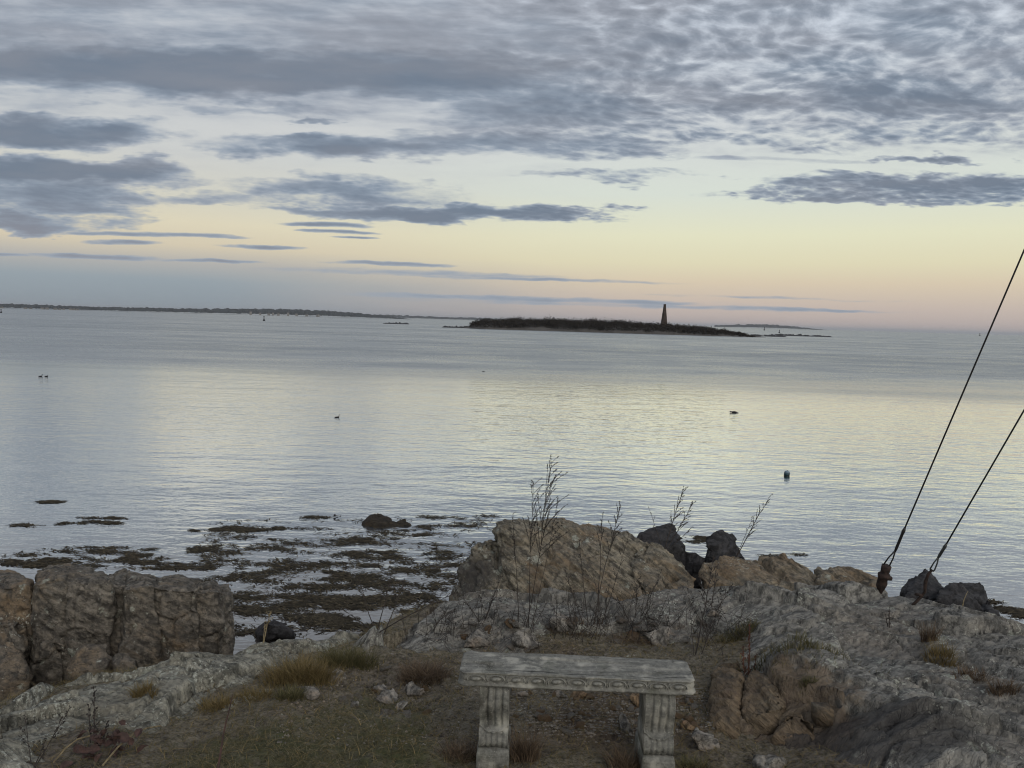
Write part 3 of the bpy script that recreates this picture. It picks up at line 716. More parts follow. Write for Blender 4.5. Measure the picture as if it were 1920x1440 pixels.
def poly_obj(name, V, F, mat, parent=None, smooth=False):
    me = bpy.data.meshes.new(name); me.from_pydata([tuple(map(float, v)) for v in V], [], [tuple(int(i) for i in f) for f in F]); me.update()
    if smooth: me.polygons.foreach_set('use_smooth', [True]*len(me.polygons))
    me.materials.append(mat)
    o = link(bpy.data.objects.new(name, me))
    if parent: o.parent = parent
    return o
BENCH = at(1084, 1290, 3.26)
fl, fr = on(861, 1259, 2.425), on(1305, 1278, 2.425)       # front corners of the top
BL = (fr-fl).length; bdir = (fr-fl).normalized(); bnorm = Vector((-bdir.y, bdir.x, 0)).normalized()
bk = on(1088, 1229, 2.425); BD = (bk-(fl+fr)*0.5).dot(bnorm)
bctr = (fl+fr)*0.5+bnorm*BD*0.5
GB = 1.995
bench = empty('stone_bench', (bctr.x, bctr.y, GB), math.atan2(bdir.y, bdir.x))
tag(bench, 'weathered grey cast-stone garden bench with carved egg border and scroll legs', 'bench')
TOPZ = 2.425-GB
def bench_slab():
    hx, hy = BL/2, BD/2
    prof = [(0.05, -0.066), (0.0, -0.065), (-0.005, -0.061), (-0.006, -0.053), (0.005, -0.049), (0.004, -0.038), (0.000, -0.026), (0.003, -0.014), (0.003, -0.009), (-0.001, -0.006), (0.000, -0.002), (0.006, 0.0), (0.012, 0.0006), (0.02, 0.0), (0.03, -0.001), (0.034, -0.006)]
    nx, ny = 90, 26
    rings = []
    for inset, z in prof:
        ax, ay = hx-inset, hy-inset
        c = min(0.022, ay*0.5)
        pts = []
        def seg(p, q, n):
            for i in range(n): k = i/n; pts.append((p[0]+(q[0]-p[0])*k, p[1]+(q[1]-p[1])*k, z))
        cs = [(-ax+c, -ay), (ax-c, -ay), (ax, -ay+c), (ax, ay-c), (ax-c, ay), (-ax+c, ay), (-ax, ay-c), (-ax, -ay+c)]
        for a, b_, n in zip(cs, cs[1:]+cs[:1], (nx, 3, ny, 3, nx, 3, ny, 3)): seg(a, b_, n)
        rings.append(np.array(pts))
    V, F = loft(rings)
    n = len(rings[0])
    F.append(tuple(range(n))[::-1]); L = (len(rings)-1)*n; F.append(tuple(range(L, L+n)))
    ax, ay = hx-0.026, hy-0.026; o_ = len(V); gx_ = np.linspace(-ax, ax, 121); gy_ = np.linspace(-ay, ay, 34)
    GX_, GY_ = np.meshgrid(gx_, gy_); V = np.concatenate([V, np.stack([GX_.ravel(), GY_.ravel(), np.full(GX_.size, 0.0006)], 1)])
    for j in range(33):
        for i in range(120): k = o_+j*121+i; F.append((k, k+1, k+122, k+121))
    q = V*np.array([1, 1, 0.0])+np.array([0, 0, 0.37])
    d = fbm(q*np.array([14, 40, 40]), 4, 0.55, 5)*0.0016+fbm(q*6, 3, 0.5, 6)*0.002
    up = V[:, 2] > -0.0012
    plate = fbm(q*np.array([2.6, 11, 1]), 2, 0.5, 8)
    V = V+np.stack([d*0.6*~up, d*~up, d*0.9+np.where(up, 0.0032*np.tanh(plate*14)+fbm(q*np.array([8, 60, 1]), 3, 0.5, 9)*0.0014, 0)], 1)
    V[:, 2] += TOPZ
    return poly_obj('seat', V, F, M_CONC, bench, True)
seat = bench_slab()
def egg_mesh():
    V, F = [], []
    def grid(fn, nu, nv):
        o = len(V)
        for i in range(nu+1):
            for j in range(nv+1): V.append(fn(i/nu, j/nv))
        for i in range(nu):
            for j in range(nv):
                a = o+i*(nv+1)+j; F.append((a, a+1, a+nv+2, a+nv+1))
    grid(lambda u, v: (0.020*math.cos(2*math.pi*u)*math.sin(v*math.pi/2), -0.012*math.cos(v*math.pi/2), 0.0125*math.sin(2*math.pi*u)*math.sin(v*math.pi/2)), 16, 5)
    def ring(u, v):                 # raised arch round the egg
        a = math.pi*(-0.12+1.24*u); b_ = 2*math.pi*v
        r = 1.0+0.10*math.cos(b_)
        return (0.031*r*math.cos(a), -0.007*max(0, math.sin(b_))-0.0005, 0.0195*r*math.sin(a)-0.002)
    grid(ring, 20, 8)
    me = bpy.data.meshes.new('egg_ornament'); me.from_pydata(V, [], F); me.update(); me.polygons.foreach_set('use_smooth', [True]*len(F)); me.materials.append(M_CONC)
    return me
def dart_mesh():
    V = [(0, -0.009, 0.015), (0.006, -0.001, 0.017), (-0.006, -0.001, 0.017), (0.003, -0.003, -0.006), (-0.003, -0.003, -0.006), (0, -0.006, -0.017), (0.004, 0.0, -0.018), (-0.004, 0.0, -0.018)]
    F = [(0, 2, 4), (0, 4, 5, 3), (0, 3, 1), (5, 4, 7), (5, 6, 3), (0, 1, 2), (3, 6, 1), (4, 2, 7)]
    me = bpy.data.meshes.new('dart_ornament'); me.from_pydata(V, [], F); me.update(); me.materials.append(M_CONC)
    return me
EG, DA = egg_mesh(), dart_mesh()
ncount = 11; pitch = (BL-0.06)/ncount
for i in range(ncount):
    o = link(bpy.data.objects.new('egg_ornament', EG)); o.parent = seat
    o.location = (-BL/2+0.03+pitch*(i+0.5), -BD/2+0.004, TOPZ-0.029); w_ = random.uniform(1.25, 1.6); o.scale = (pitch/0.078*1.05, w_, random.uniform(0.92, 1.08)); o.rotation_euler = (0, random.uniform(-0.06, 0.06), 0)
    if i:
        o = link(bpy.data.objects.new('dart_ornament', DA)); o.parent = seat
        o.location = (-BL/2+0.03+pitch*i, -BD/2+0.004, TOPZ-0.028)
def bench_leg(x0, wid):
    LEGD = 0.20
    # side outline, y towards the viewer is negative: (y, z)
    front = [(-0.085, 0.370), (-0.088, 0.352), (-0.098, 0.335), (-0.104, 0.31), (-0.104, 0.285), (-0.098, 0.255), (-0.088, 0.225), (-0.079, 0.20), (-0.075, 0.182), (-0.079, 0.166), (-0.090, 0.156), (-0.100, 0.142), (-0.106, 0.125), (-0.108, 0.105), (-0.104, 0.088), (-0.095, 0.076), (-0.086, 0.070)]
    # smooth it
    pts = []
    for i in range(len(front)-1):
        p0, p1, p2, p3 = front[max(i-1, 0)], front[i], front[i+1], front[min(i+2, len(front)-1)]
        for k in range(4):
            s = k/4
            pts.append(tuple(0.5*((2*p1[c])+(-p0[c]+p2[c])*s+(2*p0[c]-5*p1[c]+4*p2[c]-p3[c])*s*s+(-p0[c]+3*p1[c]-3*p2[c]+p3[c])*s**3) for c in (0, 1)))
    pts.append(front[-1])
    nx = 36; V = []; F = []
    for (y, z) in pts:
        for i in range(nx+1):
            k = i/nx*2-1
            upper = z > 0.165
            if upper: g = 0.011*(1-abs(math.cos(k*math.pi*2.0))**6)-0.011 if abs(k) < 0.80 else 0.0012
            else: g = 0.010*(abs(math.cos(k*math.pi*2.6))**0.6)-0.008 if abs(k) < 0.86 and z < 0.15 else 0.0
            # the crescent lip between the two scrolls
            lip = 0.010*math.exp(-((z-(0.150+0.026*k*k))/0.006)**2)
            edge = -0.006*max(0, abs(k)-0.93)/0.07
            V.append((x0+k*wid/2, y-g-lip-edge*-1, z))
    m_ = len(pts); n1 = nx+1
    for a in range(m_-1):
        for i in range(nx): F.append((a*n1+i, a*n1+i+1, (a+1)*n1+i+1, (a+1)*n1+i))
    # back face mirrors the outline
    o_ = len(V)
    for (y, z) in pts:
        for i in range(n1): V.append((x0+(i/nx*2-1)*wid/2, -y*0.98, z))
    for a in range(m_-1):
        for i in range(nx): F.append((o_+a*n1+i+1, o_+a*n1+i, o_+(a+1)*n1+i, o_+(a+1)*n1+i+1))
    for a in range(m_-1):           # cheeks
        F.append((a*n1, (a+1)*n1, o_+(a+1)*n1, o_+a*n1)); F.append((a*n1+nx, o_+a*n1+nx, o_+(a+1)*n1+nx, (a+1)*n1+nx))
    for i in range(nx): F.append((i, o_+i, o_+i+1, i+1)); F.append(((m_-1)*n1+i, (m_-1)*n1+i+1, o_+(m_-1)*n1+i+1, o_+(m_-1)*n1+i))
    V = np.array(V); d = fbm(V*30, 3, 0.5, 12)*0.0016
    V = V+np.stack([d, d*1.3, d*0.3], 1)
    leg = poly_obj('leg', V, F, M_CONC, bench, True)
    for nm, w2, y2, z0, z1, mv in (('plinth', wid/2+0.008, 0.120, -0.10, 0.071, 0.03), ('cap', wid/2+0.004, 0.092, 0.3705, TOPZ-0.065, 0.003)):
        rings = []
        for z, ins in ((z0, 0.0), (z1-mv*0.8, 0.0), (z1-mv*0.3, 0.003), (z1, 0.010)):
            r = []
            a, b_ = w2-ins, y2-ins
            for (p, q) in (((-a, -b_), (a, -b_)), ((a, -b_), (a, b_)), ((a, b_), (-a, b_)), ((-a, b_), (-a, -b_))):
                for i in range(10): k = i/10; r.append((x0+p[0]+(q[0]-p[0])*k, p[1]+(q[1]-p[1])*k, z))
            rings.append(np.array(r))
        V2, F2 = loft(rings); n = 40; F2.append(tuple(range(n))[::-1]); F2.append(tuple(range(3*n, 4*n)))
        V2 = V2+(fbm(V2*22, 3, 0.5, 14)*0.002)[:, None]
        poly_obj(nm, V2, F2, M_CONC, leg, True)
for u in (926, 1246):
    p = on(u, 1300 if u < 1000 else 1320, 2.36)
    bench_leg((p-bctr).dot(bdir), 0.132)

# ------------------------------------------------------------------ guy wires
def mat_plain(name, rgb, rough=0.7, metal=0.0, var=0.35, scale=20, rgb2=None):
    m, t, b = material(name)
    p = objco(t); n = noise(t, p, scale, 4, 0.6)
    rgb2 = rgb2 or tuple(k*(1-var) for k in rgb)
    put(t, b.inputs['Base Color'], mixc(t, n.ss(0.35, 0.65), lin(*rgb), lin(*rgb2)))
    b.inputs['Roughness'].default_value = rough; b.inputs['Metallic'].default_value = metal
    bump(t, b, n, 0.3, 0.004)
    return m
M_WIRE = mat_plain('tarred_wire', (38, 37, 38), 0.6, 0.3)
M_WIRE2 = mat_plain('galvanised_wire', (74, 78, 78), 0.5, 0.5)
M_RUST = mat_plain('rusty_iron', (60, 46, 40), 0.85, 0.2, 0.5, 40)
def tube(path, rad, n=8):
    path = [Vector(p) for p in path]; rad = rad if isinstance(rad, (list, tuple)) else [rad]*len(path)
    V, F = [], []; up = Vector((0.3, 0.2, 1)).normalized()
    for i, p in enumerate(path):
        d = (path[min(i+1, len(path)-1)]-path[max(i-1, 0)]).normalized()
        a = d.cross(up)
        if a.length < 0.05: a = d.cross(Vector((1, 0, 0)))
        a.normalize(); b_ = d.cross(a)
        for k in range(n):
            an = 2*math.pi*k/n; V.append(p+a*rad[i]*math.cos(an)+b_*rad[i]*math.sin(an))
    for i in range(len(path)-1):
        for k in range(n): k2 = (k+1) % n; F.append((i*n+k, i*n+k2, (i+1)*n+k2, (i+1)*n+k))
    F.append(tuple(range(n))[::-1]); F.append(tuple(range((len(path)-1)*n, len(path)*n)))
    return V, F
def merge(parts):
    V, F = [], []
    for v, f in parts: o = len(V); V += list(v); F += [tuple(i+o for i in q) for q in f]
    return V, F
def guy_wire(anchor, cuff, fork, splice, far, rad, mat, label, big):
    t = empty('guy_wire', anchor); tag(t, label, 'guy wire', 'guy wires at the right')
    rel = lambda ps: [Vector(p)-Vector(anchor) for p in ps]
    d = (far-splice).normalized()
    V, F = tube(rel([splice, splice+d*1.2, far, far+d*8.0]), rad); poly_obj('wire', V, F, mat, t, True)
    side = (d.cross(Vector((0, 1, 0)))).normalized()
    V, F = tube(rel([fork-d*0.01, fork.lerp(splice, 0.1), fork.lerp(splice, 0.9), splice, splice+d*0.03]), [rad*1.3, rad*1.9, rad*1.9, rad*2.4, rad*1.2]); poly_obj('splice', V, F, mat, t, True)
    sp = 0.022 if big else 0.016
    V, F = merge([tube(rel([fork, fork.lerp(cuff, 0.5)+side*sp*0.75*s, cuff+side*sp*s, cuff-(fork-cuff)*0.12+side*sp*0.5*s]), rad*0.95) for s in (-1, 1)]); poly_obj('eye_loop', V, F, mat, t, True)
    if big:
        ax = (anchor-cuff)
        pr = [(0.0, 0.030), (0.02, 0.034), (0.22, 0.032), (0.30, 0.030), (0.34, 0.042), (0.42, 0.045), (0.50, 0.038), (0.55, 0.030), (0.68, 0.036), (0.82, 0.034), (1.0, 0.020), (1.25, 0.014)]
        V, F = tube(rel([cuff+ax*k for k, _ in pr]), [r for _, r in pr], 12); V = [v+Vector((random.uniform(-1, 1), random.uniform(-1, 1), random.uniform(-1, 1)))*0.003 for v in V]
        poly_obj('shackle', V, F, M_RUST, t, True)
        V, F = tube(rel([cuff+ax*0.45-side*0.06, cuff+ax*0.46-side*0.02]), [0.016, 0.020], 8); poly_obj('pin', V, F, M_RUST, t, True)
    else:
        ax = (anchor-cuff)
        V, F = tube(rel([cuff, cuff+ax*0.15+side*0.01, cuff+ax*0.35, cuff+ax*0.60-side*0.03, cuff+ax*0.75-side*0.02, cuff+ax*1.0, cuff+ax*1.2]), [0.009, 0.010, 0.013, 0.010, 0.011, 0.011, 0.010], 8); poly_obj('anchor_rod', V, F, M_RUST, t, True)
        V, F = tube(rel([cuff+ax*0.70-side*0.025, cuff+ax*0.72+side*0.025]), 0.010, 8); poly_obj('eye_bolt', V, F, M_RUST, t, True)
    return t
a1 = hit(1650, 1110); y1 = a1.y
guy_wire(a1, at(1662, 1060, y1-0.03), at(1679, 1032, y1-0.05), at(1694, 996, y1-0.07), at(1922, 465, y1-0.5), 0.0056, M_WIRE, 'thick black guy wire ending in a rusty shackle on the ledge', True)
a2 = hit(1712, 1136); y2 = a2.y
guy_wire(a2, at(1748, 1068, y2-0.03), at(1760, 1044, y2-0.04), at(1771, 1026, y2-0.05), at(1922, 766, y2-0.3), 0.0052, M_WIRE2, 'thinner grey guy wire anchored in front of the pointed black boulder', False)

# ------------------------------------------------------------------ dry weeds
M_STEM = mat_plain('dry_stem', (62, 55, 50), 0.9, 0, 0.4, 30)
M_SEED = mat_plain('seed_heads', (54, 49, 46), 0.95, 0, 0.45, 60)
M_REDSTEM = mat_plain('red_stem', (66, 42, 36), 0.7, 0, 0.4, 30)
M_STRAW = mat_plain('straw', (136, 122, 92), 0.9, 0, 0.3, 30)
M_DOCK = mat_plain('rusty_dock', (92, 58, 44), 0.9, 0, 0.4, 40)
def seed_blob(V, F, p, d, l, w):
    o = len(V); d = d.normalized(); a = d.orthogonal().normalized()*w; b_ = d.cross(a).normalized()*w
    V += [p-d*l*0.5, p+a, p+b_, p-a, p-b_, p+d*l*0.5]
    F += [(o, o+2, o+1), (o, o+3, o+2), (o, o+4, o+3), (o, o+1, o+4), (o+5, o+1, o+2), (o+5, o+2, o+3), (o+5, o+3, o+4), (o+5, o+4, o+1)]
def weed(name, base, stems, label, cat='weed', group=None, mats=None, rnd=None, seedy=1.0, wind=0.0):
    """stems: list of (tip point, bow, branch count, start of branching 0-1, branch length, thickness)"""
    rnd = rnd or random.Random(sum(map(ord, label)))
    t = empty(name, base); tag(t, label, cat, group)
    b0 = Vector(base); SV, SF, HV, HF = [], [], [], []
    def add(path, r):
        V, F = tube(path, r, 4); o = len(SV); SV.extend(V); SF.extend([tuple(i+o for i in q) for q in F])
    def curve(p, q, bow, n=7):
        L = (q-p).length; out = []
        for i in range(n):
            k = i/(n-1)
            out.append(p.lerp(q, k)+bow*L*math.sin(math.pi*k)*0.5+Vector((rnd.uniform(-1, 1), rnd.uniform(-1, 1), 0))*0.006*L*(0 < i < n-1))
        return out
    for (tip, bow, nb, st, bl, th, off) in stems:
        p0 = Vector((off[0], off[1], -0.03)); tip = Vector(tip)-b0
        path = curve(p0, tip, Vector(bow))
        add(path, [th*(1-0.75*i/6) for i in range(7)])
        L = (tip-p0).length
        def at_k(k):
            x = k*6; i = min(int(x), 5); return path[i].lerp(path[i+1], x-i)
        axis = (tip-p0).normalized()
        for b_ in range(nb):
            k = st+(1-st)*(b_+rnd.random())/nb
            p = at_k(min(k, 0.99))
            an = rnd.uniform(0, 2*math.pi); out = Vector((math.cos(an)+wind, math.sin(an)*0.6, 0))
            d = (axis*rnd.uniform(0.7, 1.2)+out*rnd.uniform(0.35, 0.8)).normalized()
            l = bl*rnd.uniform(0.5, 1.1)*(1.15-0.75*(k-st)/(1.001-st))
            q = p+d*l; bp = curve(p, q, Vector((0, 0, 0.10)), 5)
            add(bp, [th*0.5, th*0.42, th*0.34, th*0.26, th*0.18])
            ns = int(l*110*seedy*rnd.uniform(0.7, 1.2))
            for s_ in range(ns):
                kk = rnd.uniform(0.22, 1.0); x = kk*4; i = min(int(x), 3)
                pp = bp[i].lerp(bp[i+1], x-i)+Vector((rnd.uniform(-1, 1), rnd.uniform(-1, 1), rnd.uniform(-1, 1)))*0.004
                seed_blob(HV, HF, pp, d+Vector((rnd.uniform(-1, 1), rnd.uniform(-1, 1), rnd.uniform(-1, 1)))*0.5, rnd.uniform(0.008, 0.014), rnd.uniform(0.0024, 0.0038))
        for s_ in range(int(L*26*seedy*(nb > 0))):
            k = rnd.uniform(max(st, 0.4), 1.0)
            seed_blob(HV, HF, at_k(min(k, 0.99))+Vector((rnd.uniform(-1, 1), rnd.uniform(-1, 1), 0))*0.006, axis, rnd.uniform(0.006, 0.011), rnd.uniform(0.002, 0.0035))
    ms = mats or (M_STEM, M_SEED)
    poly_obj('stem', SV, SF, ms[0], t)
    if HV: poly_obj('seed_heads', HV, HF, ms[1], t)['kind'] = 'stuff'
    return t
WG = 'dry seeded weeds behind the bench'
def px_stem(u, v, y, bow=(0, 0, 0), nb=10, st=0.45, bl=0.14, th=0.0042, off=(0, 0)): return (at(u, v, y), bow, nb, st, bl, th, off)
b = hit(985, 1178); y = b.y
weed('dry_weed', b, [px_stem(1034, 866, y+0.15, (0.02, 0, 0), 34, 0.42, 0.28, 0.0036), px_stem(1000, 905, y+0.2, (0, 0, 0), 20, 0.5, 0.20, 0.003, (0.02, 0.03)), px_stem(962, 962, y+0.2, (0, 0, 0), 7, 0.55, 0.1, 0.003, (-0.04, 0.02)), px_stem(1046, 935, y+0.25, (0.03, 0, 0), 8, 0.6, 0.12, 0.003, (0.03, 0))],
     'tallest seeded weed, rising past the left end of the rusty outcrop', 'weed', WG, wind=0.55)
b = hit(1112, 1172); y = b.y
weed('dry_weed', b, [px_stem(1164, 948, y+0.3, (-0.03, 0, 0), 18, 0.6, 0.14), px_stem(1130, 962, y+0.3, (0, 0, 0), 8, 0.65, 0.10, 0.0035, (0.03, 0.02)), px_stem(1085, 1010, y+0.2, (0, 0, 0), 6, 0.5, 0.1, 0.003, (-0.03, 0)), px_stem(1180, 1000, y+0.2, (0.02, 0, 0), 6, 0.5, 0.1, 0.003, (0.05, 0)), px_stem(1060, 1070, y, (0, 0, 0), 5, 0.4, 0.1, 0.003, (-0.06, 0))],
     'bushy clump of dry weeds in front of the middle of the rusty outcrop', 'weed', WG)
b = at(1245, 1030, 6.35)
weed('dry_weed', b, [px_stem(1282, 916, 6.5, (-0.02, 0, 0), 20, 0.25, 0.17), px_stem(1300, 942, 6.5, (0.03, 0, 0), 14, 0.35, 0.15, 0.0035), px_stem(1214, 946, 6.4, (0, 0, 0), 4, 0.4, 0.06, 0.003), px_stem(1300, 986, 6.4, (0.05, 0, 0), 5, 0.3, 0.08, 0.003)],
     'seeded weed fanning out above the black angular boulder', 'weed', WG, wind=0.45)
b = at(1380, 1040, 6.4)
weed('dry_weed', b, [px_stem(1442, 932, 6.45, (0.02, 0, 0.05), 16, 0.25, 0.12), px_stem(1412, 968, 6.4, (0, 0, 0), 5, 0.4, 0.07, 0.003)],
     'single arching weed leaning right above the black fin-shaped boulder', 'weed', WG)
b = hit(1302, 1232); y = b.y
weed('dry_weed', b, [px_stem(1338, 1040, y+0.35, (0.02, 0, 0), 12, 0.35, 0.10, 0.0045), px_stem(1290, 1090, y+0.3, (0, 0, 0), 6, 0.4, 0.08, 0.003), px_stem(1360, 1110, y+0.2, (0, 0, 0), 5, 0.4, 0.08, 0.003, (0.03, 0))],
     'thin dark weed standing behind the right end of the bench', 'weed', WG)
b = hit(706, 1190); y = b.y
weed('dry_weed', b, [px_stem(733, 1085, y+0.2, (0, 0, 0), 5, 0.5, 0.10, 0.004), px_stem(758, 1090, y+0.2, (0, 0, 0), 6, 0.5, 0.10, 0.004, (0.05, 0)), px_stem(674, 1080, y+0.2, (-0.06, 0, 0), 4, 0.5, 0.12, 0.004), px_stem(860, 1110, y+0.1, (0, 0, 0.05), 8, 0.4, 0.10, 0.004), px_stem(640, 1140, y, (0, 0, 0), 3, 0.5, 0.08, 0.003)],
     'sparse twiggy weed on the crest left of the bench against the water', 'weed', WG)
b = hit(905, 1168); y = b.y
weed('dry_weed', b, [px_stem(900, 1100, y+0.1, (0, 0, 0), 6, 0.4, 0.08, 0.003), px_stem(868, 1120, y, (0, 0, 0), 5, 0.4, 0.08, 0.003), px_stem(940, 1080, y+0.2, (0, 0, 0), 7, 0.4, 0.09, 0.0035), px_stem(925, 1120, y+0.1, (0.05, 0, 0), 5, 0.4, 0.08, 0.003)],
     'low tangled weed before the dark left foot of the rusty outcrop', 'weed', WG)
b = hit(1190, 1180); y = b.y
weed('dry_weed', b, [px_stem(1195, 1085, y+0.2, (0, 0, 0), 7, 0.4, 0.1, 0.003), px_stem(1240, 1070, y+0.3, (0, 0, 0), 7, 0.4, 0.1, 0.0035), px_stem(1150, 1105, y+0.1, (0, 0, 0), 6, 0.4, 0.1, 0.003), px_stem(1225, 1120, y, (0.06, 0, 0), 6, 0.4, 0.1, 0.003)],
     'dry weed clump right of the bushy one at the foot of the rusty outcrop', 'weed', WG)
b = hit(1330, 1165); y = b.y
weed('dry_weed', b, [px_stem(1345, 1060, y+0.3, (0, 0, 0), 9, 0.4, 0.09, 0.0035), px_stem(1310, 1075, y+0.3, (0, 0, 0), 7, 0.4, 0.09, 0.003), px_stem(1372, 1100, y+0.2, (0, 0, 0), 6, 0.4, 0.09, 0.003)],
     'dark weed growing in the cleft below the black boulders', 'weed', WG)
b = hit(405, 1452); y = b.y
weed('dry_weed', b, [px_stem(436, 1302, y+0.12, (-0.03, 0, 0), 0, 0.5, 0.05, 0.0075)], 'bare thick dark-red stem standing alone at the bottom left of the grass', 'weed', None, (M_REDSTEM, M_SEED))
b = hit(178, 1398); y = b.y
weed('dry_weed', b, [px_stem(176, 1288, y+0.1, (0, 0, 0), 12, 0.15, 0.045, 0.005), px_stem(166, 1320, y+0.1, (0, 0, 0), 8, 0.15, 0.04, 0.004, (-0.02, 0)), px_stem(201, 1352, y+0.1, (0, 0, 0), 7, 0.2, 0.04, 0.004, (0.03, 0))], 'dark spiky seeded weed on the pale ridge at lower left', 'weed', None, None, None, 2.0)
b = hit(60, 1440); y = b.y
weed('dry_weed', b, [px_stem(46, 1340, y+0.15, (0, 0, 0), 4, 0.4, 0.06, 0.003), px_stem(85, 1390, y+0.1, (0, 0, 0), 4, 0.4, 0.06, 0.003), px_stem(130, 1330, y+0.15, (0, 0, 0), 6, 0.4, 0.08, 0.003)], 'thin dry weed at the bottom left corner of the picture', 'weed')
b = hit(492, 1208); y = b.y
weed('dry_weed', b, [px_stem(497, 1165, y+0.05, (0, 0, 0), 2, 0.5, 0.05, 0.004), px_stem(507, 1150, y+0.05, (0, 0, 0.1), 5, 0.6, 0.07, 0.005)], 'small yellowed dead plant on the ridge crest beside the left outcrop', 'weed', None, (M_STRAW, M_STRAW))
b = hit(1404, 1280); y = b.y
weed('dock_plant', b, [px_stem(1405, 1170, y+0.15, (0, 0, 0), 16, 0.1, 0.035, 0.006), px_stem(1392, 1210, y+0.1, (0, 0, 0), 10, 0.1, 0.035, 0.005, (-0.02, 0)), px_stem(1418, 1225, y+0.1, (0, 0, 0), 8, 0.1, 0.03, 0.004, (0.02, 0))], 'rust-brown withered dock plant above the broken rusty edge of the ledge', 'plant', None, (M_DOCK, M_DOCK), None, 2.2)
b = hit(1668, 1178); y = b.y
weed('dry_weed', b, [px_stem(1668, 1138, y+0.05, (0, 0, 0), 6, 0.2, 0.03, 0.004), px_stem(1660, 1152, y+0.05, (0, 0, 0), 4, 0.2, 0.03, 0.004)], 'tiny upright weed on the open ledge below the guy wires', 'weed', None, None, None, 1.5)
b = hit(1804, 1140); y = b.y
weed('dry_weed', b, [px_stem(1815, 1108, y+0.05, (-0.1, 0, 0.1), 0, 0.5, 0.03, 0.005)], 'short bent pale stalk in front of the black boulders at right', 'weed', None, (M_STRAW, M_STRAW))
# fallen straws at the lower left
for k, (p0, p1, z1) in enumerate((((100, 1442), (190, 1396), 0.03), ((192, 1442), (300, 1376), 0.03))):
    a, c = hit(*p0), hit(*p1); a.z += 0.015; c.z += z1; mid_ = a.lerp(c, 0.5)+Vector((0, 0, 0.05))
    V, F = tube([a, a.lerp(mid_, 0.5)+Vector((0, 0, 0.012)), mid_, mid_.lerp(c, 0.5)+Vector((0, 0, 0.01)), c], 0.004, 5)
    o = poly_obj('fallen_stalk', V, F, M_STRAW); tag(o, ['left one of two long pale stalks lying across the bottom left', 'right one of two long pale stalks lying across the bottom left'][k], 'stalk')
# dead red leaves low at the left
rl = empty('leafy_weed', hit(200, 1416)); tag(rl, 'low clump of withered dark-red leaves at the bottom left', 'plant')
def leaf_mesh(l, w):
    V = [(0, 0, 0), (w*0.5, l*0.3, 0.012), (0, l*0.35, -0.006), (-w*0.5, l*0.3, 0.012), (w*0.42, l*0.65, 0.016), (0, l*0.7, -0.003), (-w*0.42, l*0.65, 0.016), (0, l, -0.012)]
    F = [(0, 1, 2), (0, 2, 3), (1, 4, 5, 2), (2, 5, 6, 3), (4, 7, 5), (5, 7, 6)]
    me = bpy.data.meshes.new('leaf'); me.from_pydata(V, [], F); me.update(); return me
LM = leaf_mesh(0.075, 0.05); LM.materials.append(mat_plain('dead_red_leaf', (84, 62, 56), 0.8, 0, 0.35, 30))
for k in range(34):
    o = link(bpy.data.objects.new('leaf', LM)); o.parent = rl
    o.location = (random.gauss(0, 0.085), random.gauss(0, 0.05), random.uniform(0.0, 0.08)); o.rotation_euler = (random.uniform(-0.2, 1.2), random.uniform(-0.6, 0.6), random.uniform(0, 6.3)); o.scale = [random.uniform(0.5, 1.1)]*3

# ------------------------------------------------------------------ grass
def grass_mat(name, c1, c2, c3):
    m, t, b = material(name)
    n = t.nodes.new('ShaderNodeAttribute'); n.attribute_name = 'tone'
    a = S(t, n.outputs['Fac'])
    put(t, b.inputs['Base Color'], ramp(t, a, [(0.0, lin(*c1)), (0.5, lin(*c2)), (1.0, lin(*c3))]))
    b.inputs['Roughness'].default_value = 0.85; b.inputs['Specular IOR Level'].default_value = 0.15
    return m
M_TAN = grass_mat('tan_grass', (74, 68, 44), (112, 98, 66), (142, 124, 88))
M_OLIVE = grass_mat('olive_grass', (60, 62, 40), (88, 84, 58), (126, 116, 86))
M_REDG = grass_mat('reddish_dead_grass', (62, 53, 45), (94, 80, 66), (128, 112, 92))
M_TURF = grass_mat('worn_turf', (52, 56, 38), (84, 82, 58), (138, 128, 104))
def blades(name, roots, length, width, lean, mat, seed, parent=None, flat=0.0, spread=None):
    """three-segment bent blades; roots (n,3)"""
    rs = np.random.RandomState(seed); n = len(roots)
    L = length*rs.uniform(0.45, 1.15, n); an = rs.uniform(0, 2*np.pi, n); out = np.stack([np.cos(an), np.sin(an), np.zeros(n)], 1)
    if spread is not None: out[:, :2] = out[:, :2]*0.6+spread; out /= np.maximum(np.linalg.norm(out, axis=1, keepdims=True), 1e-3)
    ln = lean*rs.uniform(0.4, 1.4, n); up = np.array([0, 0, 1.0])
    sd = np.stack([-out[:, 1], out[:, 0], np.zeros(n)], 1)
    # blades turn a side to every direction
    tw = rs.uniform(0, np.pi, n); sd = sd*np.cos(tw)[:, None]+out*np.sin(tw)[:, None]*0.7
    W = width*rs.uniform(0.6, 1.3, n); V = []
    for k in range(4):
        s = k/3; p = roots+out*(L*ln*s**1.6)[:, None]+up*(L*(s-flat*s**1.5)*np.sqrt(np.maximum(1-(ln*s*0.6)**2, 0.1)))[:, None]
        w = W*(1-s*0.92)*0.5
        V += [p-sd*w[:, None], p+sd*w[:, None]]
    V = np.stack(V, 1).reshape(-1, 3); b0 = np.arange(n)[:, None]*8
    F = np.concatenate([b0+np.array([[0, 1, 3, 2]]), b0+np.array([[2, 3, 5, 4]]), b0+np.array([[4, 5, 7, 6]])], 1).reshape(-1, 4)
    o = mesh_np(name, V, F, mat, parent); set_attr(o, 'tone', np.repeat(np.clip(rs.normal(0.45, 0.25, n), 0, 1), 8))
    return o
GZV = np.vectorize(gz)
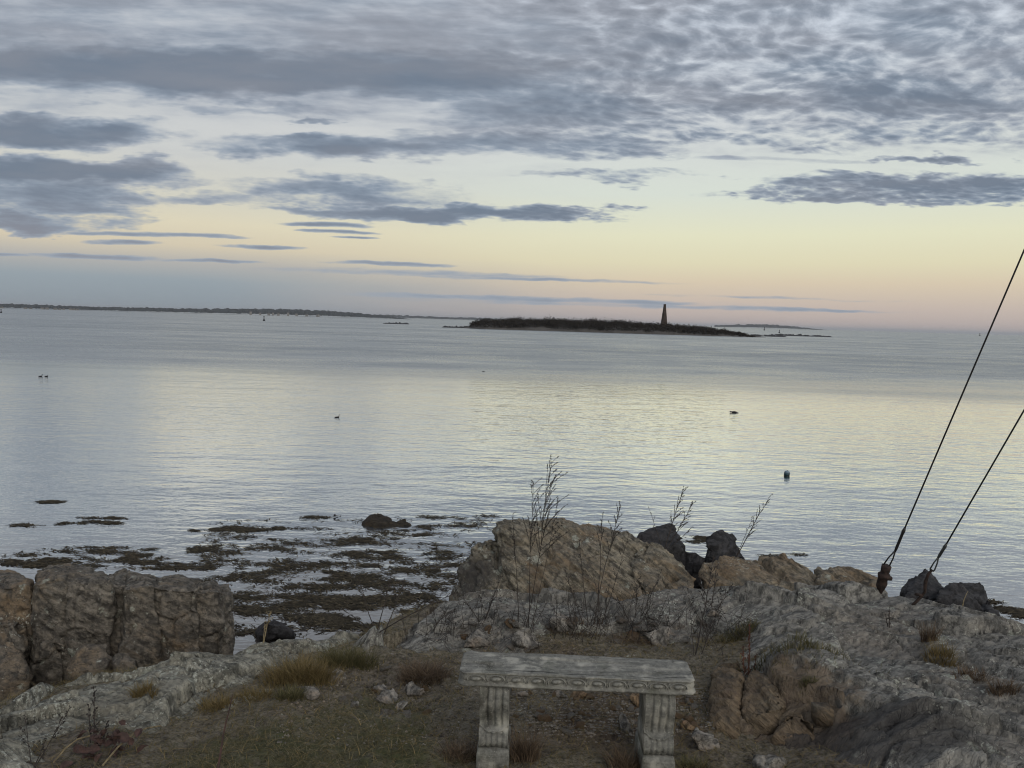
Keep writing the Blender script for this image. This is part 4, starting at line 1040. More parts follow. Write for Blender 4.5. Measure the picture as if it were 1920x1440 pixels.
def tuft(u, v, ru, rv, n, length, mat, label, lean=0.6, flat=0.2, group='grass tufts'):
    c = hit(u, v); e = hit(u+ru, v); rx = (e-c).length; ry = rx*rv
    rs = np.random.RandomState(int(u*7+v)); a = rs.uniform(0, 2*np.pi, n); r = np.sqrt(rs.uniform(0, 1, n))*rs.uniform(0.5, 1.1, n)
    x = r*np.cos(a)*rx; y = r*np.sin(a)*ry
    z = GZV(x+c.x, y+c.y)-c.z-0.01
    o = empty('grass_tuft', c); tag(o, label, 'grass', group)
    blades('blades', np.stack([x, y, z], 1), length, 0.0045, lean, mat, int(u+v), o, flat, np.stack([x/rx, y/ry], 1)*0.8)['kind'] = 'stuff'
    return o
tuft(565, 1275, 75, 0.35, 1900, 0.15, M_TAN, 'largest tan grass tuft in the hollow of the pale ridge')
tuft(650, 1245, 60, 0.35, 1300, 0.13, M_OLIVE, 'olive-green grass tuft right of the largest tan one')
tuft(480, 1312, 35, 0.4, 420, 0.08, M_TAN, 'small tan tuft between the largest one and the bare red stem')
tuft(545, 1310, 30, 0.5, 500, 0.09, M_OLIVE, 'short yellowish tuft just below the largest tan tuft')
tuft(270, 1300, 28, 0.4, 420, 0.09, M_TAN, 'brown tuft in a crack halfway up the pale ridge')
tuft(408, 1330, 30, 0.4, 420, 0.09, M_TAN, 'brown tuft on the ridge beside the tip of the bare red stem')
tuft(795, 1275, 45, 0.5, 1100, 0.13, M_REDG, 'dark reddish dead tuft left of the bench seat', 0.8, 0.3)
tuft(1490, 1215, 50, 0.4, 800, 0.10, M_OLIVE, 'wide olive tuft in the middle of the grey ledge')
tuft(1385, 1195, 35, 0.4, 520, 0.09, M_OLIVE, 'olive tuft between the dock plant and the thin dark weed')
tuft(1545, 1225, 22, 0.4, 260, 0.07, M_OLIVE, 'small tuft just right of the wide olive tuft')
tuft(1742, 1200, 18, 0.5, 200, 0.13, M_DOCK if False else M_REDG, 'spiky dark-red tuft on the upper right of the ledge', 0.5, 0.0)
tuft(1765, 1232, 28, 0.6, 420, 0.11, M_TAN, 'yellowish tuft hanging in the crack below the spiky dark-red one')
tuft(1825, 1268, 28, 0.5, 300, 0.07, M_REDG, 'low brown tuft further down the crack at right')
tuft(1880, 1300, 35, 0.5, 350, 0.08, M_REDG, 'lowest brown tuft in the crack at the right edge')
tuft(1515, 1285, 18, 0.4, 160, 0.05, M_OLIVE, 'tiny green tuft on the ledge below the wide olive tuft')
tuft(985, 1425, 30, 0.7, 420, 0.15, M_REDG, 'long dead grass beside the inner side of the left bench leg', 0.45, 0.05)
tuft(1180, 1440, 45, 0.5, 420, 0.12, M_REDG, 'dead grass before the inner side of the right bench leg', 0.6, 0.1)
tuft(868, 1425, 40, 0.5, 420, 0.10, M_REDG, 'dead grass against the outer side of the left bench leg', 0.7, 0.2)
tuft(1300, 1440, 30, 0.5, 260, 0.09, M_OLIVE, 'thin dead grass right of the right bench leg', 0.8, 0.3)
tuft(1085, 1182, 60, 0.35, 700, 0.09, M_REDG, 'tangled dead grass among the weeds behind the bench', 0.9, 0.4)
tuft(1195, 1205, 55, 0.35, 600, 0.08, M_REDG, 'brown tangle of grass behind the right half of the bench', 1.0, 0.4)
# short worn turf and litter all over the earth: nobody could count it
rs = np.random.RandomState(5)
N = 260000
x = rs.uniform(-3.6, 2.0, N); y = 2.7+rs.uniform(0, 1, N)**1.1*2.6
jj = np.clip(np.searchsorted(xs, x), 0, len(xs)-1); ii = np.clip(np.searchsorted(ys, y), 0, len(ys)-1); idx = ii*len(xs)+jj
clump = fbm(np.stack([x*5, y*5, x*0], 1), 3, 0.6, 51)
soil_on = SOIL[idx] >= np.maximum(np.where(SD_L[idx] > -0.3, ROCK_L[idx], -9), np.where(SD_R[idx] > -0.3, ROCK_R[idx], -9))-0.004
okm = soil_on & (rs.uniform(0, 1, N) < (0.18+0.82*grassy[idx])*np.clip(0.55+clump*0.9, 0.05, 1))
okm &= ~((np.abs(x-0.30) < 0.5) & (np.abs(y-3.7) < 0.35) & (rs.uniform(0, 1, N) < 0.75))
roots = np.stack([x, y, SOIL[idx]-0.004], 1)[okm]
o = blades('short_grass', roots, 0.050, 0.0036, 1.3, M_TURF, 8, None, 0.55); tag(o, 'thin worn turf and dead grass covering the earth left of the bench', 'grass', kind='stuff')
mo = rs.uniform(0, 1, N) < 0.075
sel = soil_on & mo
o = blades('dead_straw', np.stack([x, y, SOIL[idx]+0.004], 1)[sel], 0.10, 0.003, 1.5, M_TAN, 9, None, 0.93); tag(o, 'loose dead stalks strewn over the earth', 'straw', kind='stuff')

# a low tangle of dead stems behind the bench
BV, BF, HV, HF = [], [], [], []
rb = random.Random(21)
for k in range(210):
    z1 = rb.random()
    if z1 < 0.6: u, v = rb.gauss(1120, 110), rb.gauss(1185, 14)
    elif z1 < 0.8: u, v = rb.gauss(840, 60), rb.gauss(1190, 16)
    else: u, v = rb.gauss(1335, 40), rb.gauss(1190, 18)
    p = hit(u, v); h = rb.choice((0.08, 0.10, 0.13, 0.16, 0.30))*rb.uniform(0.6, 1.2)*(1.0 if z1 < 0.6 else 0.75); q = p+Vector((rb.gauss(0, 0.35)*h, rb.gauss(0, 0.25)*h, h))
    m_ = p.lerp(q, 0.5)+Vector((rb.gauss(0, 0.02), rb.gauss(0, 0.02), 0.01))
    V, F = tube([p-Vector((0, 0, 0.01)), m_, q], [0.0021, 0.0016, 0.001], 3); o_ = len(BV); BV += V; BF += [tuple(i+o_ for i in f_) for f_ in F]
    for j in range(rb.randint(1, 3)):
        a = p.lerp(q, rb.uniform(0.3, 0.8)); c = a+Vector((rb.gauss(0, 0.05), rb.gauss(0, 0.04), rb.uniform(0.0, 0.06)))
        V, F = tube([a, c], [0.0015, 0.0009], 3); o_ = len(BV); BV += V; BF += [tuple(i+o_ for i in f_) for f_ in F]
        if rb.random() < 0.6: seed_blob(HV, HF, c, c-a, 0.012, 0.004)
o_ = len(BV); BV += HV; BF += [tuple(i+o_ for i in f_) for f_ in HF]
o = poly_obj('dry_brush', BV, BF, M_STEM); tag(o, 'low tangle of dead twiggy stems along the bank behind the bench', 'brush', kind='stuff')

# ------------------------------------------------------------------ loose stones
def stone_mesh(seed, flat=0.7, n=14):
    r = random.Random(seed); bm = bmesh.new()
    for i in range(n):
        d = Vector((r.gauss(0, 1), r.gauss(0, 1), r.gauss(0, 1))).normalized(); bm.verts.new((d.x, d.y*r.uniform(0.75, 1), d.z*flat))
    g = bmesh.ops.convex_hull(bm, input=bm.verts[:])
    bmesh.ops.delete(bm, geom=list({v for v in g['geom_interior'] if isinstance(v, bmesh.types.BMVert)}), context='VERTS')
    bmesh.ops.bevel(bm, geom=bm.edges[:], offset=0.06, segments=1, affect='EDGES')
    me = bpy.data.meshes.new('stone'); bm.to_mesh(me); bm.free(); me.materials.append(M_STONE); return me
def fine_stone(seed, flat, mat):
    """a stone large enough in view to carry its own relief"""
    r = random.Random(seed); pts = []
    for i in range(11):
        d = Vector((r.gauss(0, 1), r.gauss(0, 1), r.gauss(0, 1))).normalized(); pts.append((d.x, d.y, d.z*flat))
    co, no, f = remeshed([pts], 0.075)
    F1, F2, rn, of = worley(co*1.6, seed); d = 0.16*(of*rn).sum(1)+fbm(co*4, 4, 0.55, seed)*0.05+fbm(co*16, 2, 0.5, seed+2)*0.012
    return co+no*d[:, None], f
SP = [ # u, v, half width px, flatness, tilt, material, label
    (975, 1303, 15, 0.8, 0, M_STONE, 'pale wedge-shaped stone just right of the left bench leg'),
    (1052, 1300, 14, 0.6, 0, M_STONE, 'grey stone under the bench left of the rusty flat one'),
    (1086, 1303, 20, 0.45, 0.1, M_RUSTSTONE, 'flat rusty stone under the middle of the bench seat'),
    (1198, 1316, 18, 0.9, 0, M_RUSTSTONE, 'rounded rust-brown stone behind the right bench leg'),
    (1172, 1362, 24, 0.8, 0.2, M_STONE, 'blocky grey stone left of the right bench leg'),
    (1206, 1372, 13, 0.8, 0, M_STONE, 'small pale stone against the right bench leg'),
    (1330, 1398, 36, 0.5, 0.5, M_STONE, 'pale grey slab lying right of the right bench leg'),
    (1290, 1362, 16, 0.5, 0, M_RUSTSTONE, 'ochre stone above the pale slab right of the bench'),
    (984, 1203, 24, 0.9, 0.5, M_STONE, 'pointed grey stone standing behind the bench seat'),
    (1003, 1210, 12, 0.8, 0, M_STONE, 'small stone leaning on the pointed one behind the bench'),
    (893, 1205, 28, 0.7, 0.5, M_STONE, 'large brownish slab behind the left end of the bench'),
    (1240, 1200, 32, 0.7, 0.1, M_STONE, 'half-buried rounded stone behind the right end of the bench'),
    (1052, 1172, 30, 0.45, 0.6, M_STONE, 'tilted pale slab among the weeds behind the bench'),
    (1268, 1172, 18, 0.35, 0.1, M_STONE, 'flat whitish stone on the ledge behind the right end of the bench'),
    (726, 1312, 22, 0.6, 0, M_STONE, 'broadest of the grey stones set in the grass left of the bench'),
    (752, 1327, 14, 0.8, 0, M_STONE, 'lighter stone right of the broadest one in the grass'),
    (712, 1296, 14, 0.7, 0, M_STONE, 'mossy stone above the broadest one in the grass'),
    (776, 1296, 20, 0.7, 0.3, M_STONE, 'brown-faced stone below the dark reddish tuft'),
    (632, 1272, 20, 0.6, 0.2, M_STONE, 'grey stone at the lower edge of the olive tuft'),
    (664, 1324, 10, 0.8, 0, M_STONE, 'small brick-shaped stone in the turf left of the bench'),
    (1442, 1432, 36, 0.5, 0.3, M_STONE, 'pale green-grey stone at the bottom right of the bench area'),
    (1335, 1150, 14, 0.6, 0, M_STONE, 'small stone on the ledge by the dark weed in the cleft'),
    (580, 1305, 18, 0.7, 0.1, M_STONE, 'dark hollowed stone beside the short yellowish tuft'),
]
for k, (u, v, r, fl_, tl, mat, lab) in enumerate(SP):
    p = hit(u, v+r*0.3); s = r/FPX*p.y*1.12
    co, f = fine_stone(900+k*3, fl_, mat)
    o = mesh_np('stone', co*s, f, mat, smooth=True)
    o.location = (p.x, p.y+s*0.2, p.z+s*fl_*0.25); o.rotation_euler = (tl*0.7, tl*random.choice((-1, 1)), random.uniform(0, 6.28))
    tag(o, lab, 'stone', 'larger loose stones round the bench')
SM = [stone_mesh(60+i, random.Random(i).uniform(0.4, 0.8)) for i in range(7)]
SMR = []
for m_ in SM[:3]:
    c = m_.copy(); c.materials.clear(); c.materials.append(M_RUSTSTONE); SMR.append(c)
rr = random.Random(11)
for k in range(104):
    z1 = rr.random()
    if z1 < 0.6: u, v = rr.uniform(958, 1330), rr.uniform(1292, 1372)
    elif z1 < 0.8: u, v = rr.uniform(860, 1310), rr.uniform(1180, 1222)
    else: u, v = rr.uniform(600, 850), rr.uniform(1230, 1345)
    p = hit(u, v)
    rusty = z1 < 0.6 and rr.random() < 0.35
    o = link(bpy.data.objects.new('stone', rr.choice(SMR if rusty else SM)))
    s = 0.010+0.026*rr.random()**1.6
    o.location = (p.x, p.y, p.z+s*0.15); o.scale = (s*rr.uniform(0.8, 1.5), s, s*rr.uniform(0.7, 1)); o.rotation_euler = (rr.uniform(-0.4, 0.4), rr.uniform(-0.4, 0.4), rr.uniform(0, 6.28))
    third = lambda x, a_, b_: ('left', 'middle', 'right')[0 if x < a_ else 1 if x < b_ else 2]
    if z1 < 0.6: lab, grp = ('small %s broken stone on the bare earth under the %s part of the bench' % ('rusty' if rusty else 'grey', third(u, 1050, 1190)), 'small broken stones under the bench')
    elif z1 < 0.8: lab, grp = ('fist-sized grey stone among the weeds behind the %s part of the bench' % third(u, 1000, 1150), 'fist-sized stones behind the bench')
    else: lab, grp = ('small grey stone in the worn turf left of the bench, %s' % ('up by the tufts' if v < 1290 else 'low on the open turf'), 'small stones in the turf')
    tag(o, lab, 'stone', grp)
# half-buried rubble on the bank behind the bench and in the turf
RUB = []
for k in range(6):
    co, f = fine_stone(1300+k*5, rr.uniform(0.4, 0.8), M_STONE); o = mesh_np('stone', co, f, M_STONE if k < 5 else M_RUSTSTONE, smooth=True); RUB.append(o.data); bpy.data.objects.remove(o)
for k in range(52):
    if k < 34: u, v = rr.uniform(850, 1320), rr.uniform(1158, 1222); lab = 'half-buried rubble stone on the bank behind the %s part of the bench' % third(u, 1000, 1150)
    else: u, v = rr.uniform(560, 850), rr.uniform(1225, 1345); lab = 'half-buried rubble stone in the turf left of the bench, %s' % ('up by the tufts' if v < 1285 else 'low on the open turf')
    p = hit(u, v); s = rr.uniform(0.025, 0.075)*(0.8 if k >= 34 else 1)
    o = link(bpy.data.objects.new('stone', RUB[k % 6])); o.location = (p.x, p.y, p.z-s*0.05); o.scale = (s*rr.uniform(0.8, 1.5), s, s*rr.uniform(0.6, 1)); o.rotation_euler = (rr.uniform(-0.5, 0.5), rr.uniform(-0.5, 0.5), rr.uniform(0, 6.28))
    tag(o, lab, 'stone', 'half-buried rubble behind the bench' if k < 34 else 'half-buried rubble in the turf')
# fine gravel
GV, GF = [], []
for k in range(5200):
    u, v = (rr.uniform(940, 1340), rr.uniform(1290, 1380)) if rr.random() < 0.5 else (rr.uniform(520, 1340), rr.uniform(1180, 1400))
    p = hit(u, v, 3.0); s = 0.0025+0.010*rr.random()**2; o = len(GV)
    q = [Vector((rr.uniform(0.6, 1.3), 0, 0)), Vector((0, rr.uniform(0.6, 1.3), 0)), Vector((-rr.uniform(0.6, 1.3), 0, 0)), Vector((0, -rr.uniform(0.6, 1.3), 0)), Vector((rr.uniform(-.4, .4), rr.uniform(-.4, .4), rr.uniform(0.4, 0.9)))]
    a = rr.uniform(0, 6.3); c_, s_ = math.cos(a), math.sin(a)
    GV += [p+Vector((w.x*c_-w.y*s_, w.x*s_+w.y*c_, w.z))*s for w in q]
    GF += [(o, o+1, o+4), (o+1, o+2, o+4), (o+2, o+3, o+4), (o+3, o, o+4)]
o = poly_obj('gravel', GV, GF, M_STONE); tag(o, 'fine stone chips on the bare earth under the bench', 'gravel', kind='stuff')
# ------------------------------------------------------------------ seaweed
M_WEED = grass_mat('rockweed', (40, 37, 31), (66, 60, 48), (102, 92, 72))
def fronds(pts, seed, name, parent=None):
    rs = np.random.RandomState(seed); n = len(pts)
    L = rs.uniform(0.03, 0.15, n); an = rs.normal(0.0, 0.55, n)+np.where(rs.uniform(0, 1, n) < 0.5, 0, np.pi); d = np.stack([np.cos(an), np.sin(an), np.zeros(n)], 1); sd = np.stack([-d[:, 1], d[:, 0], np.zeros(n)], 1)
    W = rs.uniform(0.006, 0.020, n); V = []
    h = rs.uniform(0.002, 0.018, n)
    for k in range(4):
        s = k/3; w = W*(0.5+0.9*math.sin(math.pi*(0.15+0.75*s)))*0.5
        z = h*math.sin(math.pi*s)+0.003
        p = pts+d*(L*s)[:, None]+sd*(rs.uniform(-0.02, 0.02, n))[:, None]+np.stack([np.zeros(n), np.zeros(n), z], 1)
        V += [p-sd*w[:, None], p+sd*w[:, None]]
    V = np.stack(V, 1).reshape(-1, 3); b0 = np.arange(n)[:, None]*8
    F = np.concatenate([b0+np.array([[0, 1, 3, 2]]), b0+np.array([[2, 3, 5, 4]]), b0+np.array([[4, 5, 7, 6]])], 1).reshape(-1, 4)
    o = mesh_np(name, V, F, M_WEED, parent); set_attr(o, 'tone', np.repeat(np.clip(rs.normal(0.4, 0.25, n), 0, 1), 8))
    return o
def mat_patch(u, v, ru, rv, n, rs):
    """points of one floating mat: ragged ellipse on the water"""
    a = rs.uniform(0, 2*np.pi, n); r = np.sqrt(rs.uniform(0, 1, n))
    uu = u+np.cos(a)*r*ru; vv = v+np.sin(a)*r*rv
    P = np.array([on(p, q)[:] for p, q in zip(uu, vv)]); P[:, 2] = 0
    k = fbm(np.stack([P[:, 0]*2.2, P[:, 1]*4.0, P[:, 2]], 1), 3, 0.6, 71)
    return P[k+rs.normal(0, 0.12, len(k)) > -0.10+0.70*r**2]
rs = np.random.RandomState(3)
for (u, v, ru, rv, lab) in ((175, 978, 90, 9, 'long dark seaweed mat floating off the left outcrop'), (95, 941, 24, 4, 'smallest far-off seaweed mat at the left'), (448, 993, 95, 8, 'long seaweed mat floating in the gap of smooth water at centre left'),
                            (1300, 1012, 36, 7, 'seaweed mat on the water between the two black boulders'), (1895, 1150, 55, 18, 'seaweed mat on the water at the right edge below the black boulders')):
    P = mat_patch(u, v, ru, rv, 3000 if ru > 50 else 800, rs); c = P.mean(0)
    o = fronds(P-c, int(u), 'seaweed_mat'); o.location = c; tag(o, lab, 'seaweed', 'floating seaweed mats')
allp = []
for (u, v, ru, rv, n) in ((170, 1040, 105, 14, 900), (60, 1048, 70, 8, 500), (270, 1052, 60, 9, 500), (420, 1033, 75, 6, 450), (290, 1031, 14, 4, 90), (590, 1018, 75, 6, 450), (690, 1012, 90, 8, 600), (560, 1060, 120, 13, 1000), (850, 988, 75, 7, 500),
                          (830, 1042, 40, 9, 400), (640, 1082, 90, 10, 800), (760, 1000, 60, 6, 350), (640, 1122, 75, 9, 800), (470, 1085, 50, 8, 400), (600, 1160, 60, 8, 600), (700, 1092, 60, 7, 500), (480, 1120, 40, 6, 300), (470, 1148, 40, 5, 260), (790, 1068, 50, 7, 400),
                          (820, 972, 85, 5, 420), (905, 968, 28, 4, 140), (590, 971, 45, 4, 220), (1455, 1042, 24, 4, 120), (720, 1040, 80, 9, 700), (600, 1100, 70, 6, 450), (560, 1135, 60, 6, 400), (540, 1172, 50, 6, 350), (1490, 1040, 20, 3, 60), (40, 985, 40, 3, 120), (760, 1120, 60, 7, 400), (540, 1030, 40, 4, 160),
                          (650, 1140, 90, 5, 400), (860, 1060, 30, 5, 200), (680, 1060, 60, 6, 420), (520, 1012, 30, 3, 100), (120, 1056, 60, 6, 300), (340, 1058, 40, 5, 200), (1860, 1130, 30, 6, 160)):
    allp.append(mat_patch(u, v, ru*1.1, rv*1.15, int(n*2.0), rs))
# streaks of thinner weed between the mats, drawn out along the shore
cu = rs.uniform(380, 930, 46000); cvv = 972+220*rs.uniform(0, 1, 46000)**0.8
cp = np.array([on(p_, q_)[:] for p_, q_ in zip(cu, cvv)]); cp[:, 2] = 0
kk = fbm(np.stack([cp[:, 0]*0.9, cp[:, 1]*2.6, cp[:, 2]], 1), 4, 0.62, 72)
allp.append(cp[kk > 0.44-0.14*sstep(cvv, 1000, 1120)+rs.normal(0, 0.26, len(kk))])
cu = rs.uniform(0, 400, 9000); cvv = rs.uniform(1025, 1068, 9000)
cp = np.array([on(p_, q_)[:] for p_, q_ in zip(cu, cvv)]); cp[:, 2] = 0
kk = fbm(np.stack([cp[:, 0]*0.9, cp[:, 1]*2.6, cp[:, 2]], 1), 4, 0.62, 73)
allp.append(cp[kk > 0.28+rs.normal(0, 0.10, len(kk))])
o = fronds(np.concatenate(allp), 9, 'floating_seaweed'); tag(o, 'dark rockweed floating in broken mats over the shallows', 'seaweed', kind='stuff')
# weed-covered rock awash
yr = on(710, 986).y
hl = [A((676, 986, yr), (682, 972, yr+0.1), (696, 963, yr+0.3), (716, 962, yr+0.3), (736, 970, yr+0.2), (744, 986, yr), (710, 990, yr-0.2)) + down(A((676, 986, yr), (744, 986, yr), (710, 970, yr+0.9)), -0.3),
      A((738, 986, yr), (744, 974, yr+0.2), (758, 973, yr+0.2), (771, 980, yr+0.1), (770, 987, yr)) + down(A((738, 986, yr), (772, 986, yr), (755, 975, yr+0.7)), -0.3)]
ob, _ = rock_piece('boulder', hl, mat_rock('wet_weedy_rock', (40, 36, 30), (58, 52, 42), (50, 42, 30), 0.5, 0.0, False, 0.1), 555, None, 0.02, cell=0.3, amp=0.5)
tag(ob, 'low dark rock awash among the seaweed at centre left', 'rock')
hl = [[on(616, 968, 0.0), on(646, 968, 0.0), on(622, 966, 0.04), on(640, 965, 0.05), on(630, 972, -0.1)]]
ob, _ = rock_piece('boulder', hl, M_DARK, 557, None, 0.02, cell=0.3, amp=0.3); tag(ob, 'tiny dark rock tip left of the rock awash', 'rock')
hl = [[on(480, 1180, 0.2), on(530, 1174, 0.25), on(500, 1168, 0.35), on(545, 1185, 0.2), on(480, 1196, 0.1), on(560, 1196, 0.1), on(480, 1190, -0.3), on(560, 1190, -0.3), on(510, 1160, -0.3)]]
ob, _ = rock_piece('boulder', hl, M_DARK, 559, None, 0.02, cell=0.25, amp=0.6); tag(ob, 'dark wet rock in the water just beyond the ridge crest', 'rock')

# ------------------------------------------------------------------ birds, float, marks
M_BIRD = mat_plain('dark_plumage', (34, 34, 38), 0.7, 0, 0.4, 30)
def bird(u, v, length, head_up, face, label, low=False):
    p = on(u, v); L = length
    # one loft from tail over breast and neck to the bill: (along, up, half width, half height)
    if low: sp = [(-0.50, 0.06, 0.004, 0.004), (-0.42, 0.06, 0.03, 0.015), (-0.25, 0.07, 0.10, 0.06), (0.0, 0.08, 0.14, 0.10), (0.2, 0.07, 0.12, 0.09), (0.30, 0.08, 0.07, 0.06), (0.36, 0.10, 0.07, 0.07), (0.43, 0.10, 0.07, 0.075), (0.48, 0.09, 0.04, 0.04), (0.52, 0.08, 0.02, 0.015), (0.56, 0.075, 0.004, 0.004)]
    else: sp = [(-0.50, 0.10, 0.004, 0.004), (-0.42, 0.08, 0.04, 0.02), (-0.25, 0.06, 0.12, 0.08), (0.0, 0.06, 0.16, 0.12), (0.2, 0.07, 0.14, 0.12), (0.28, 0.13, 0.08, 0.08), (0.29, 0.22, 0.045, 0.045), (0.29, 0.30*head_up+0.05, 0.04, 0.04), (0.31, 0.36*head_up+0.05, 0.055, 0.05), (0.37, 0.38*head_up+0.05, 0.045, 0.04), (0.42, 0.37*head_up+0.05, 0.015, 0.012), (0.50, 0.365*head_up+0.05, 0.004, 0.004)]
    V, F = [], []; n = 10
    for i, (x, z, w, h) in enumerate(sp):
        a, b_ = sp[max(i-1, 0)], sp[min(i+1, len(sp)-1)]
        tx, tz = b_[0]-a[0], b_[1]-a[1]; l = math.hypot(tx, tz); tx, tz = tx/l, tz/l
        for k in range(n):
            an = 2*math.pi*k/n; V.append(((x-tz*h*math.sin(an))*L, w*math.cos(an)*L, (z+tx*h*math.sin(an))*L))
    for i in range(len(sp)-1):
        for k in range(n): F.append((i*n+k, i*n+(k+1) % n, (i+1)*n+(k+1) % n, (i+1)*n+k))
    o = poly_obj('duck', V, F, M_BIRD, None, True); o.location = (p.x, p.y, 0.0); o.rotation_euler = (0, 0, face)
    tag(o, label, 'bird', 'water birds')
bird(76, 706, 0.30, 1.0, 0.1, 'left bird of the pair swimming at the far left')
bird(87, 706, 0.27, 0.8, 0.1, 'right bird of the pair swimming at the far left')
bird(632, 783, 0.26, 1.0, 0.4, 'lone upright bird on the shining water at centre left')
bird(906, 697, 0.24, 0.5, 0.0, 'tiny lone bird on the far water below the left end of the island', True)
bird(1377, 774, 0.44, 0.5, math.pi, 'larger low bird swimming left across the yellow reflection', True)
M_TEAL = mat_plain('teal_float', (36, 70, 78), 0.5, 0, 0.3, 10); M_TEALL = mat_plain('faded_float', (112, 130, 144), 0.5, 0, 0.2, 10); M_BLACKF = mat_plain('black_float', (20, 28, 30), 0.5, 0, 0.2, 10)
p = on(1475, 892); s = 10.5/FPX*p.y
fb = empty('mooring_float', (p.x, p.y, 0)); tag(fb, 'teal fishing float with a pale top on the water right of centre', 'float'); fb.rotation_euler = (0.06, 0.05, 0)
def lathe(prof, n=16):
    V, F = [], []
    for r, z in prof:
        for k in range(n): V.append((r*math.cos(2*math.pi*k/n), r*math.sin(2*math.pi*k/n), z))
    for i in range(len(prof)-1):
        for k in range(n): F.append((i*n+k, i*n+(k+1) % n, (i+1)*n+(k+1) % n, (i+1)*n+k))
    F.append(tuple(range(n))[::-1]); F.append(tuple(range((len(prof)-1)*n, len(prof)*n)))
    return V, F
V, F = lathe([(0.30*s, -0.45*s), (0.46*s, -0.25*s), (0.49*s, 0.0), (0.50*s, 0.10*s)]); poly_obj('base', V, F, M_BLACKF, fb, True)
V, F = lathe([(0.503*s, 0.10*s), (0.503*s, 0.52*s)]); poly_obj('body', V, F, M_TEAL, fb, True)
V, F = lathe([(0.49*s, 0.522*s), (0.47*s, 0.70*s), (0.38*s, 0.84*s), (0.2*s, 0.92*s), (0.06*s, 0.94*s)]); poly_obj('top', V, F, M_TEALL, fb, True)
V, F = lathe([(0.06*s, 0.93*s), (0.06*s, 1.05*s)], 8); poly_obj('spindle', V, F, M_BLACKF, fb, True)
def channel_mark(u, v, h_px, label, dist):
    d = ray(u, v); p = Vector((d.x*dist, dist, 0)); h = h_px/FPX*dist
    t = empty('channel_buoy', p); tag(t, label, 'buoy', 'channel buoys')
    V, F = lathe([(0.20*h, -0.1*h), (0.24*h, 0.0), (0.24*h, 0.22*h), (0.16*h, 0.28*h)], 12); poly_obj('float', V, F, M_BIRD, t)
    V, F = lathe([(0.13*h, 0.281*h), (0.06*h, 0.72*h)], 8); poly_obj('tower', V, F, M_BIRD, t)
    V, F = lathe([(0.04*h, 0.722*h), (0.12*h, 0.78*h), (0.12*h, 0.95*h), (0.04*h, 1.0*h)], 10); poly_obj('lantern', V, F, M_BIRD, t)
channel_mark(495, 600, 9, 'dark channel buoy before the far shore at left', 420)
channel_mark(2, 583, 7, 'channel buoy at the very left edge of the water', 460)
channel_mark(1461, 626, 6, 'small channel buoy beyond the reef at the right of the island', 600)
channel_mark(1433, 620, 6, 'small mark between the island and the far right headland', 1100)
channel_mark(1837, 629, 5, 'tiny buoy near the right horizon beside the guy wire', 1500)

# ------------------------------------------------------------------ the island
M_SHORE = mat_rock('island_shore_rock', (62, 60, 58), (96, 93, 88), (78, 68, 56), 0.4, 0.0)
M_SCRUB = grass_mat('winter_scrub', (30, 28, 26), (44, 40, 36), (60, 54, 46))
iy0 = 318.0
def isl_x(u, y): return ray(u, 615).x*y
IXL, IXR = isl_x(845, iy0+20), isl_x(1400, iy0+25)
nx, ny = 260, 60
gx, gy = np.meshgrid(np.linspace(0, 1, nx), np.linspace(0, 1, ny))
X = IXL+(IXR-IXL)*gx; Yw = 44.0
shore = iy0+8*np.sin(gx*7.0)*0.5+fbm(np.stack([gx.ravel()*9, gx.ravel()*0, gx.ravel()*0], 1), 3, 0.5, 61).reshape(gx.shape)*4-18*gx*(gx-0.2)+26*np.clip(0.12-gx, 0, 1)/0.12
Y = shore+Yw*gy
prof = np.interp(gx, [0, 0.05, 0.09, 0.2, 0.35, 0.5, 0.65, 0.72, 0.85, 0.93, 1.0], [0.2, 0.9, 2.2, 2.9, 3.1, 3.2, 3.0, 2.8, 2.0, 1.1, 0.1])
Z = prof*np.clip(np.sin(np.pi*np.clip(gy*1.05, 0, 1))**0.55, 0, 1)+fbm(np.stack([X.ravel()*0.25, Y.ravel()*0.25, gx.ravel()*0], 1), 4, 0.55, 62).reshape(gx.shape)*0.45-0.25
i = (np.arange(ny-1)[:, None]*nx+np.arange(nx-1)[None]).ravel()
o = mesh_np('island', np.stack([X.ravel(), Y.ravel(), Z.ravel()], 1), np.stack([i, i+1, i+1+nx, i+nx], 1), M_SHORE, smooth=True)
tag(o, 'low rocky island with dark scrub lying across the bay', 'island', kind='structure')
IS = (gx, gy, X, Y, Z)
rs = np.random.RandomState(12)
PB = []
for k in range(1800):                 # shrub clumps: twig faces spread through rough domes
    a, b_ = rs.uniform(0.07, 0.94), rs.uniform(0.05, 0.95)
    j = int(a*(nx-1)); q = int(b_*(ny-1)); c = np.array([X[q, j], Y[q, j], Z[q, j]])
    h = np.interp(a, [0.07, 0.1, 0.2, 0.4, 0.6, 0.72, 0.85, 0.93], [2.6, 3.0, 3.2, 3.6, 3.2, 2.6, 2.2, 1.2])*rs.choice([0.6, 0.75, 0.9, 1.0, 1.25], p=[0.2, 0.3, 0.27, 0.2, 0.03])*rs.uniform(0.9, 1.15)*(0.95+0.12*math.sin(a*37.0)*math.sin(a*91.0))
    n = 60; d = rs.normal(0, 1, (n, 3)); d[:, 2] = np.abs(d[:, 2]); d /= np.linalg.norm(d, axis=1, keepdims=True)
    r = rs.uniform(0.3, 1.0, n)**0.5
    PB.append(c+d*r[:, None]*np.array([h*0.8, h*0.8, h])+np.array([0, 0, -0.2]))
PB = np.concatenate(PB); n = len(PB)
